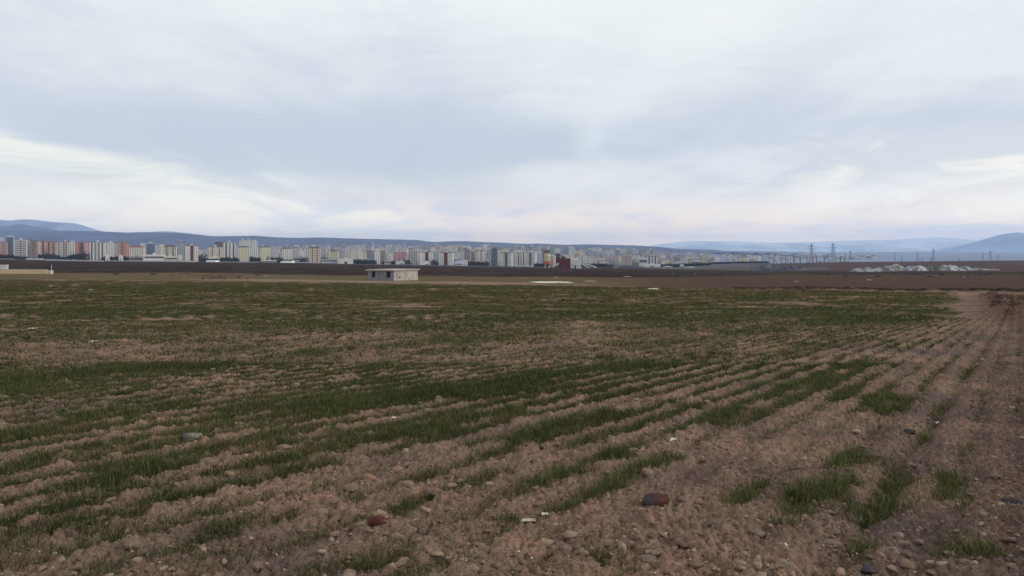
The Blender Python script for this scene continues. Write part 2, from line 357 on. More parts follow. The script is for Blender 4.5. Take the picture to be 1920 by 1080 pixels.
def tag(o, label=None, cat=None, group=None, kind=None):
    if label: o['label'] = label
    if cat: o['category'] = cat
    if group: o['group'] = group
    if kind: o['kind'] = kind
    return o
def empty(name, loc, rotz=0.0):
    o = bpy.data.objects.new(name, None); C.objects.link(o); o.location = loc; o.rotation_euler = (0, 0, rotz)
    o.empty_display_size = .5; return o

# ------------------------------------------------------------------ materials
def mat(name, c, rough=.85, var=.12, scale=1.5, spec=.3, bump=0.0, metallic=0.0):
    m = bpy.data.materials.new(name); m.use_nodes = True; N = NT(m.node_tree)
    out = N.n('ShaderNodeOutputMaterial'); b = N.n('ShaderNodeBsdfPrincipled'); N.l(b.outputs[0], out.inputs[0])
    b.inputs['Roughness'].default_value = rough; b.inputs['Specular IOR Level'].default_value = spec; b.inputs['Metallic'].default_value = metallic
    tc = N.n('ShaderNodeTexCoord'); n = N.noise(tc.outputs['Object'], scale, 5, .6)
    k = N.m('ADD', 1-var, N.m('MULTIPLY', n, 2*var))
    N.l(N.mix(1.0, c, N.comb(k, k, k), 'MULTIPLY'), b.inputs['Base Color'])
    if bump:
        bp = N.n('ShaderNodeBump'); bp.inputs['Strength'].default_value = 1; bp.inputs['Distance'].default_value = bump
        N.l(n, bp.inputs['Height']); N.l(bp.outputs[0], b.inputs['Normal'])
    return m
def attr_mat(name, rough=.95, spec=.15, fine=.22, scales=(30, 7), bump=.006, trans=0.0):
    """colour from the mesh's own 'tint' attribute, broken up by noise"""
    m = bpy.data.materials.new(name); m.use_nodes = True; N = NT(m.node_tree)
    out = N.n('ShaderNodeOutputMaterial'); b = N.n('ShaderNodeBsdfPrincipled'); N.l(b.outputs[0], out.inputs[0])
    b.inputs['Roughness'].default_value = rough; b.inputs['Specular IOR Level'].default_value = spec
    a = N.n('ShaderNodeAttribute', attribute_name='tint'); col = a.outputs['Color']
    if fine:
        tc = N.n('ShaderNodeTexCoord')
        n1 = N.noise(tc.outputs['Object'], scales[0], 4, .65); n2 = N.noise(tc.outputs['Object'], scales[1], 4, .6)
        k = N.m('ADD', 1-fine*1.6, N.m('ADD', N.m('MULTIPLY', n1, fine*1.6), N.m('MULTIPLY', n2, fine*1.6)))
        col = N.mix(1.0, col, N.comb(k, k, k), 'MULTIPLY')
        if bump:
            bp = N.n('ShaderNodeBump'); bp.inputs['Distance'].default_value = bump; bp.inputs['Strength'].default_value = 1
            N.l(n1, bp.inputs['Height']); N.l(bp.outputs[0], b.inputs['Normal'])
    N.l(col, b.inputs['Base Color'])
    if trans:
        t = N.n('ShaderNodeBsdfTranslucent'); N.l(col, t.inputs[0]); ms = N.n('ShaderNodeMixShader'); ms.inputs[0].default_value = trans
        N.l(b.outputs[0], ms.inputs[1]); N.l(t.outputs[0], ms.inputs[2]); N.l(ms.outputs[0], out.inputs[0])
    return m
def ground_mat():
    m = bpy.data.materials.new('soil'); m.use_nodes = True; N = NT(m.node_tree)
    out = N.n('ShaderNodeOutputMaterial'); b = N.n('ShaderNodeBsdfPrincipled'); N.l(b.outputs[0], out.inputs[0])
    b.inputs['Roughness'].default_value = 1; b.inputs['Specular IOR Level'].default_value = 0
    tint = N.n('ShaderNodeAttribute', attribute_name='tint').outputs['Color']
    gr = N.n('ShaderNodeAttribute', attribute_name='green').outputs['Fac']
    geo = N.n('ShaderNodeNewGeometry'); P = geo.outputs['Position']
    sp = N.n('ShaderNodeSeparateXYZ'); N.l(P, sp.inputs[0])
    n0 = N.noise(P, .35, 6, .65); n1 = N.noise(P, 2.2, 6, .65); n2 = N.noise(P, 18, 6, .7); n3 = N.noise(P, 75, 4, .7)
    k = N.m('SUBTRACT', N.m('ADD', N.m('MULTIPLY', n1, .8), N.m('ADD', N.m('MULTIPLY', n2, 1.7), N.m('MULTIPLY', n3, 1.2))), .80)
    col = N.mix(1.0, tint, N.comb(k, k, k), 'MULTIPLY')
    # reddish and grey-violet patches of different soils
    col = N.mix(N.m('MULTIPLY', N.ss(n1, .52, .68), .3), col, N.mix(1.0, col, (1.12, .84, .76), 'MULTIPLY'))
    # pale limestone grit: small crisp flecks
    v = N.n('ShaderNodeTexVoronoi'); N.l(P, v.inputs['Vector']); v.inputs['Scale'].default_value = 26
    vs = N.n('ShaderNodeSeparateColor'); N.l(v.outputs['Color'], vs.inputs[0])
    fl = N.m('MULTIPLY', N.ss(v.outputs['Distance'], .28, .16), N.m('GREATER_THAN', vs.outputs[0], .93))
    col = N.mix(N.m('MULTIPLY', fl, .8), col, alb((176, 160, 142), .8))
    # far wheat: too fine to model blade by blade
    g1 = N.mix(N.ss(n0, .35, .65), alb((64, 64, 28), .95), alb((78, 69, 38), .95))
    mp = N.n('ShaderNodeMapping'); N.l(P, mp.inputs[0]); mp.inputs['Scale'].default_value = (.25, 1.1, 1); mp.inputs['Rotation'].default_value = (0, 0, -.25)
    n4 = N.noise(mp.outputs[0], .9, 6, .7)
    g1 = N.mix(N.ss(n4, .35, .7), g1, alb((46, 52, 30), .85))
    col = N.mix(N.m('MULTIPLY', gr, .92), col, g1)
    N.l(col, b.inputs['Base Color'])
    bp = N.n('ShaderNodeBump'); bp.inputs['Distance'].default_value = .022; bp.inputs['Strength'].default_value = 1.0
    N.l(N.m('ADD', n2, N.m('MULTIPLY', n3, .4)), bp.inputs['Height']); N.l(bp.outputs[0], b.inputs['Normal'])
    return m

def build_ground():
    rows = list(2218/(np.arange(1150, 524, -1.05)-515))
    rows = [-60, -30, -12, -5, -1, .8, 2, 2.8]+[r for r in rows if r > 3.2]
    y = rows[-1]
    while y < 24000: y *= (1.012 if y < 1500 else 1.03); rows.append(y)
    rows = np.array(rows); nc = 1380
    u = np.linspace(-1, 1, nc); ext = np.array([1.2, 1.6, 2.4, 4.0]); u = np.concatenate([-ext[::-1], u, ext])
    half = np.maximum(rows, 4)*.78+2.2
    X = (half[:, None]*u[None, :]); Y = np.repeat(rows[:, None], len(u), 1)
    x = X.ravel(); y = Y.ravel(); z = ground_z(x, y)
    r, c = len(rows), len(u)
    i = np.arange(r*c).reshape(r, c)
    q = np.stack([i[:-1, :-1], i[:-1, 1:], i[1:, 1:], i[1:, :-1]], -1).reshape(-1, 4)
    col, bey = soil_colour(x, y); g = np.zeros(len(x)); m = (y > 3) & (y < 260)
    gg, _ = greenness(x[m], y[m]); g[m] = gg*(.5+.5*sst(y[m], 12, 40))
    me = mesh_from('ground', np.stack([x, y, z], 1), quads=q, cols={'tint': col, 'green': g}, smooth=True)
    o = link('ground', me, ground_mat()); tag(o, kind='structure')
build_ground()

# ------------------------------------------------------------------ hills and mountains
def hill(name, pts, D, depth, c, label, base_py=474, seed=0, rough=.08, snow=0):
    xs = np.arange(pts[0][0], pts[-1][0]+1, 3.0); top = np.interp(xs, [p[0] for p in pts], [p[1] for p in pts])
    k = np.ones(5)/5; tp = np.convolve(np.pad(top, 2, mode='edge'), k, 'valid')
    T = np.concatenate([np.linspace(-1, 0, 22), np.linspace(.08, 1, 8)])
    V = []; Cc = []
    for t in T:
        d = D+depth*t; x = (xs-960)/F*D*(1+.0*t); hz = (HZ-tp)/F*D+EYE; bz = (HZ-base_py)/F*D
        s = (1-abs(t))**.8 if t < 0 else (1-t)
        ns = fbm(x/(depth*.22), np.full_like(x, d/(depth*.45)), 5, seed)
        z = bz+(hz-bz)*s+(hz-bz)*ns*rough*4*(1-s)*min(1, (1+t)*2 if t < 0 else 1-t)
        if t == 0: z = hz+ns*1.0
        V.append(np.stack([x, np.full_like(x, d), z], 1))
        a = np.array(lin(c))[None, :]*(1+.5*ns[:, None]+.45*fbm(x/150, np.full_like(x, d/90), 4, seed+3)[:, None])  # relief shading painted in: tone follows the height noise, plus random patches
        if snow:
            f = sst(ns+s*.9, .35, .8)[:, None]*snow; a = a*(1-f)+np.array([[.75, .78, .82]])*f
        Cc.append(a)
    r, c_ = len(T), len(xs); i = np.arange(r*c_).reshape(r, c_)
    q = np.stack([i[:-1, :-1], i[:-1, 1:], i[1:, 1:], i[1:, :-1]], -1).reshape(-1, 4)
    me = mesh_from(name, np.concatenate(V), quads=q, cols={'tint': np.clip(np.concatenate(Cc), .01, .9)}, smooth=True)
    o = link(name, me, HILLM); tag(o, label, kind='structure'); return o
HILLM = attr_mat('hill_scrub', fine=.12, scales=(.02, .004), bump=0)
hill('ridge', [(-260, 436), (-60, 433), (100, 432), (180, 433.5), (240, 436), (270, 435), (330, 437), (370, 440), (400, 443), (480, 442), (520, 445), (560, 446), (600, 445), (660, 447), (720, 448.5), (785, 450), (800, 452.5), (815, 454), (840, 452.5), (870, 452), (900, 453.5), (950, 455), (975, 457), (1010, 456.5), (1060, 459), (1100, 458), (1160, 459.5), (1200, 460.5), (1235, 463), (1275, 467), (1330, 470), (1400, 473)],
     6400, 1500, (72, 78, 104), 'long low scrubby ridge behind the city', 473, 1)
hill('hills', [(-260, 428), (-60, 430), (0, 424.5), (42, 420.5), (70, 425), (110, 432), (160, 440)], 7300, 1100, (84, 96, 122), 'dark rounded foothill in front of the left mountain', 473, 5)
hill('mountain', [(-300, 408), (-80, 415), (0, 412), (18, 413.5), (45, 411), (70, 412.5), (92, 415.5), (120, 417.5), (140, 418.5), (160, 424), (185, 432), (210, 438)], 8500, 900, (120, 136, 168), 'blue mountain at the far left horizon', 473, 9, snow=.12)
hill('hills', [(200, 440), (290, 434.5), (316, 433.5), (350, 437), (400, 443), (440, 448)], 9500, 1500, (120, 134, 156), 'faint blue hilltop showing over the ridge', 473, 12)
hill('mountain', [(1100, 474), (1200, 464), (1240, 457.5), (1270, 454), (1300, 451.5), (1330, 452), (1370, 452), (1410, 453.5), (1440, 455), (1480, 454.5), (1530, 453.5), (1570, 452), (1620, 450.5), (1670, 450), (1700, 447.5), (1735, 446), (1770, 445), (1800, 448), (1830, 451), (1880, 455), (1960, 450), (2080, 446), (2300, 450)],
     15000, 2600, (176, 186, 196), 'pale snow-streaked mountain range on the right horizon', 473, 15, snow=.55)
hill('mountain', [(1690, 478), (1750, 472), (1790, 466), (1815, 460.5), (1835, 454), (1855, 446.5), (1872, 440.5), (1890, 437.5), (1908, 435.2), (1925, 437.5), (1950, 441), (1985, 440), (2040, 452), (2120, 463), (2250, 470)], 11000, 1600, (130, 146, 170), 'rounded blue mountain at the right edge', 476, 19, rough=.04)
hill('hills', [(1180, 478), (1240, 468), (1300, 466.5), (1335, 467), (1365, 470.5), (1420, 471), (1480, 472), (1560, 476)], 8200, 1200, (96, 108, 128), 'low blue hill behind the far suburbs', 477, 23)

# ------------------------------------------------------------------ mesh builder for man-made things
class MB:
    def __init__(s): s.v = []; s.q = []; s.uv = []
    def quad(s, a, b, c, d, uv=None):
        i = len(s.v); s.v += [tuple(a), tuple(b), tuple(c), tuple(d)]; s.q.append((i, i+1, i+2, i+3)); s.uv += uv or [(0, 0)]*4
    def box(s, x0, x1, y0, y1, z0, z1, bottom=False):
        W, D_, H = x1-x0, y1-y0, z1-z0
        s.quad((x0, y0, z0), (x1, y0, z0), (x1, y0, z1), (x0, y0, z1), [(0, 0), (W, 0), (W, H), (0, H)])
        s.quad((x1, y0, z0), (x1, y1, z0), (x1, y1, z1), (x1, y0, z1), [(0, 0), (D_, 0), (D_, H), (0, H)])
        s.quad((x1, y1, z0), (x0, y1, z0), (x0, y1, z1), (x1, y1, z1), [(0, 0), (W, 0), (W, H), (0, H)])
        s.quad((x0, y1, z0), (x0, y0, z0), (x0, y0, z1), (x0, y1, z1), [(0, 0), (D_, 0), (D_, H), (0, H)])
        s.quad((x0, y0, z1), (x1, y0, z1), (x1, y1, z1), (x0, y1, z1))
        if bottom: s.quad((x0, y1, z0), (x1, y1, z0), (x1, y0, z0), (x0, y0, z0))
    def bar(s, a, b, w, w2=None):
        a, b = Vector(a), Vector(b); d = (b-a).normalized(); u = d.cross(Vector((0, 0, 1)))
        if u.length < 1e-3: u = Vector((1, 0, 0))
        u.normalize(); v = d.cross(u); w2 = w if w2 is None else w2
        A = [a+(u*i+v*j)*w/2 for i, j in ((-1, -1), (1, -1), (1, 1), (-1, 1))]; B = [b+(u*i+v*j)*w2/2 for i, j in ((-1, -1), (1, -1), (1, 1), (-1, 1))]
        for k in range(4): s.quad(A[k], A[(k+1) % 4], B[(k+1) % 4], B[k])
        s.quad(*A[::-1]); s.quad(*B)
    def lathe(s, prof, n=20, cx=0, cy=0):
        for (r0, z0), (r1, z1) in zip(prof[:-1], prof[1:]):
            for k in range(n):
                a, b = 2*math.pi*k/n, 2*math.pi*(k+1)/n
                s.quad((cx+r0*math.cos(a), cy+r0*math.sin(a), z0), (cx+r0*math.cos(b), cy+r0*math.sin(b), z0), (cx+r1*math.cos(b), cy+r1*math.sin(b), z1), (cx+r1*math.cos(a), cy+r1*math.sin(a), z1))
    def hip(s, x0, x1, y0, y1, z0, h, ov=.6):
        x0 -= ov; x1 += ov; y0 -= ov; y1 += ov; w, d = x1-x0, y1-y0; i = min(w, d)/2; cy = (y0+y1)/2
        r0, r1 = (x0+i, cy, z0+h), (x1-i, cy, z0+h)
        if w < d: cx = (x0+x1)/2; r0, r1 = (cx, y0+i, z0+h), (cx, y1-i, z0+h)
        s.box(x0, x1, y0, y1, z0-.25, z0, True)
        if w >= d:
            s.quad((x0, y0, z0+.01), (x1, y0, z0+.01), r1, r0); s.quad((x1, y1, z0+.01), (x0, y1, z0+.01), r0, r1)
            s.quad((x1, y0, z0+.01), (x1, y1, z0+.01), r1, r1); s.quad((x0, y1, z0+.01), (x0, y0, z0+.01), r0, r0)
        else:
            s.quad((x1, y0, z0+.01), (x1, y1, z0+.01), r1, r0); s.quad((x0, y1, z0+.01), (x0, y0, z0+.01), r0, r1)
            s.quad((x0, y0, z0+.01), (x1, y0, z0+.01), r0, r0); s.quad((x1, y1, z0+.01), (x0, y1, z0+.01), r1, r1)
    def mesh(s, name): return mesh_from(name, np.array(s.v), quads=s.q, uv=s.uv)
    def build(s, name, m, parent=None, loc=None, rotz=None): return link(name, s.mesh(name), m, parent, loc, rotz)

def window_mat(name, c, pu=3.3, pv=3.0):
    """painted render with a grid of dark openings, for blocks too far off to show single windows"""
    m = bpy.data.materials.new(name); m.use_nodes = True; N = NT(m.node_tree)
    out = N.n('ShaderNodeOutputMaterial'); b = N.n('ShaderNodeBsdfPrincipled'); N.l(b.outputs[0], out.inputs[0]); b.inputs['Roughness'].default_value = .8
    tc = N.n('ShaderNodeTexCoord'); sp = N.n('ShaderNodeSeparateXYZ'); N.l(tc.outputs['UV'], sp.inputs[0])
    fu = N.m('FRACT', N.m('DIVIDE', sp.outputs[0], pu)); fv = N.m('FRACT', N.m('DIVIDE', sp.outputs[1], pv))
    w = N.m('MULTIPLY', N.m('MULTIPLY', N.m('GREATER_THAN', fu, .28), N.m('LESS_THAN', fu, .72)), N.m('MULTIPLY', N.m('GREATER_THAN', fv, .3), N.m('LESS_THAN', fv, .78)))
    # every third bay is a recessed balcony bay in a second tone
    bay = N.m('GREATER_THAN', N.m('FRACT', N.m('DIVIDE', sp.outputs[0], pu*3.4)), .68)
    n = N.noise(tc.outputs['Object'], .25, 3, .5); k = N.m('ADD', .85, N.m('MULTIPLY', n, .3))
    col = N.mix(N.m('MULTIPLY', bay, .45), c, tuple(v*.45 for v in c))
    col = N.mix(N.m('MULTIPLY', w, .8), col, (.05, .055, .07)); col = N.mix(1.0, col, N.comb(k, k, k), 'MULTIPLY')
    N.l(col, b.inputs['Base Color']); return m

_mc = {}
def wmat(c, kind='plain'):
    key = (c, kind)
    if key not in _mc:
        g_ = sum(c)/3; q_ = 0 if g_ < 62 else .34; a = alb(tuple(v*(1-q_)+g_*q_ for v in c), 1.05, .58); a = (a[0]*1.04, a[1]*1.0, a[2]*.95)
        _mc[key] = mat('render_paint', a, .85, .07, .15) if kind == 'plain' else window_mat('facade_grid', a)
    return _mc[key]
GLASS = mat('window_glass', (.045, .05, .065), .25, .1, 1, .5)
GLASSB = mat('blue_glass', (.07, .10, .16), .3, .15, .2, .5)
DKROOF = mat('dark_roof', alb((62, 52, 56), 1.6), .9, .1, .3)
REDROOF = mat('red_tile_roof', alb((134, 62, 60), 1.1), .9, .12, .5)
GREYROOF = mat('grey_roof', alb((120, 118, 120), 1.6), .9, .1, .3)
WHITE = mat('white_paint', (.62, .62, .6), .7, .05, .3)
STEEL = mat('galvanised_steel', (.12, .125, .14), .6, .1, .3, .5)
MAROON = (92, 40, 44)
ROOFS = {'d': DKROOF, 'r': REDROOF, 'g': GREYROOF, 'w': WHITE}

_wm = {}
def shared(kind, w, h):
    k = (kind, round(w, 1), round(h, 1))
    if k not in _wm:
        b = MB()
        if kind == 'window': b.box(-w/2, w/2, -.06, 0, -h/2, h/2, True)
        else:
            b.box(-w/2, w/2, -1.1, 0, -.12, .12, True); b.box(-w/2, w/2, -1.1, -1.02, .125, 1.0, True)
        _wm[k] = b.mesh(kind)
    return _wm[k]
def put(kind, me, m, parent, loc, rotz=0.0):
    o = bpy.data.objects.new(kind, me); C.objects.link(o); o.parent = parent; o.location = loc; o.rotation_euler = (0, 0, rotz)
    if not me.materials: me.materials.append(m)
    return o
FRONT = []     # (px centre, short description)
def building(px0, px1, ytop, D, c, style, roof, label, rot=None, c2=None, cat='apartment block', nm='apartment_building', short=None):
    pc = (px0+px1)/2; Y = D; X = (pc-960)/F*D; W = (px1-px0)/F*D
    zb = float(base_z([X], [Y])[0])-.8; H = EYE+(HZ-ytop)/F*D-zb
    if rot is None: rot = random.choice((-1, 1))*random.uniform(.06, .30)
    rt = rot-math.atan2(X, Y); w = W/(math.cos(rot)+.55*abs(math.sin(rot))); d = max(w*.55, 8)
    if w > 34: d = 18
    root = empty(nm, (X, Y+d/2, zb), rt); tag(root, label, cat)
    if short or cat == 'apartment block': FRONT.append((pc, short or label, D))
    hw, hd = w/2, d/2
    rh = 0
    if roof[0] == 'h': rh = min(2.2, w*.09)
    ht = H-rh-(.0 if roof[0] == 'h' else .9)
    b = MB(); b.box(-hw, hw, -hd, hd, 0, ht); b.build('wall', wmat(c), root)
    rm = ROOFS[roof[1]]
    r = MB()
    if roof[0] == 'h': r.hip(-hw, hw, -hd, hd, ht+.26, rh)
    else:
        r.box(-hw-.15, hw+.15, -hd-.15, hd+.15, ht, ht+.9)
    ro = r.build('roof', rm, root)
    if roof[0] == 'f' and w > 9:
        lb = MB(); lb.box(-2.2, 2.2, -1.5, 3, ht+.9, ht+3.4); lb.build('lift_housing', wmat(c), ro)
    nf = max(2, int((ht-1)/3.05)); fh = (ht-.6)/nf
    side = 1 if rot < 0 else -1
    def wins(n_c, ww=1.5, wh=1.5, cols=None):
        me = shared('window', ww, wh); k = 0
        cols = cols if cols is not None else [(-hw+w*(i+.5)/n_c) for i in range(n_c)]
        for f in range(nf):
            for xx in cols:
                if k >= 96: return
                put('window', me, GLASS, root, (xx, -hd-.003, .6+fh*(f+.55))); k += 1
    if style == 'grid':
        n_c = max(2, min(int(w/3.6), 96//nf)); wins(n_c, 1.6, 1.6)
    elif style == 'balc':       # two columns of balconies between windows
        n_c = max(4, min(int(w/3.6), 7)); xs = [(-hw+w*(i+.5)/n_c) for i in range(n_c)]
        bal = [xs[1], xs[-2]]; wins(n_c, 1.6, 1.7, [x for x in xs if x not in bal][:max(1, 96//nf)])
        me = shared('balcony', 3.2, 1); m2 = wmat(c2 or (170, 120, 105)); me2 = me.copy(); me2.materials.clear(); me2.materials.append(m2)
        dk = shared('window', 2.9, 1.9)
        for f in range(nf):
            for xx in bal:
                put('balcony', me2, m2, root, (xx, -hd-.003, .6+fh*f+.2))
                put('window', dk, GLASS, root, (xx, -hd-.003, .6+fh*f+1.4))
    elif style == 'bands':
        me = shared('balcony', w*.40, 1); me2 = me.copy(); me2.materials.clear(); me2.materials.append(wmat((212, 214, 216)))
        dk = shared('window', w*.38, 1.7)
        for f in range(nf):
            for sx in (-1, 1):
                put('balcony', me2, WHITE, root, (sx*w*.235, -hd-.003, .6+fh*f+.2))
                put('window', dk, GLASS, root, (sx*w*.235, -hd-.003, .6+fh*f+1.5))
        n = MB(); n.box(-w*.03, w*.03, -hd-.05, -hd+.1, 0, ht); n.build('stairwell_strip', wmat((70, 74, 86)), root)
    elif style == 'stripe':
        n = MB(); n.box(-w*.13, w*.13, -hd-.25, -hd-.004, 0, ht+.5, True); n.build('stairwell_strip', wmat(c2 or MAROON), root)
        cols = [-w*.36, -w*.22, w*.22, w*.36]; wins(4, 1.2, 1.4, cols)
    elif style == 'vstripes':
        nn = max(3, int(w/5.5))
        for i in range(nn):
            x = -hw+w*(i+.5)/nn; g = MB(); g.box(x-w/nn*.22, x+w/nn*.22, -hd-.12, -hd-.004, 1.5, ht-.6, True); g.build('glazing_strip', GLASS, root)
        me = shared('balcony', w*.30, 1); me2 = me.copy(); me2.materials.clear(); me2.materials.append(wmat((190, 195, 200)))
        for f in range(nf): put('balcony', me2, WHITE, root, (0, -hd-.14, .6+fh*f+.2))
    elif style == 'glass':
        g = MB(); g.box(-hw*.9, hw*.9, -hd-.15, -hd-.004, 1.0, ht-1, True); g.build('glass_front', GLASSB, root)
        for f in range(1, nf, 2):
            s = MB(); s.box(-hw*.9, hw*.9, -hd-.25, -hd-.155, .6+fh*f, .6+fh*f+.5, True); s.build('spandrel', wmat((96, 106, 122)), root)
    elif style == 'ribbon':      # low works with a ribbon window
        g = MB(); g.box(-hw*.92, hw*.92, -hd-.1, -hd-.004, ht*.55, ht*.8, True); g.build('ribbon_window', GLASS, root)
    elif style == 'hall':
        g = MB(); g.box(-w*.1, w*.1, -hd-.1, -hd-.004, .3, min(5, ht*.5), True); g.build('door', GLASS, root)
    # windows on the return wall that shows
    if style in ('grid', 'balc', 'stripe', 'glass', 'vstripes') and abs(rot) > .1 and d > 6:
        me = shared('window', 1.4, 1.5)
        for f in range(nf):
            for q in range(2): put('window', me, GLASS, root, (side*(hw+.003), -hd+d*(q+.6)/2.4, .6+fh*(f+.55)), math.pi/2*side)
    return root

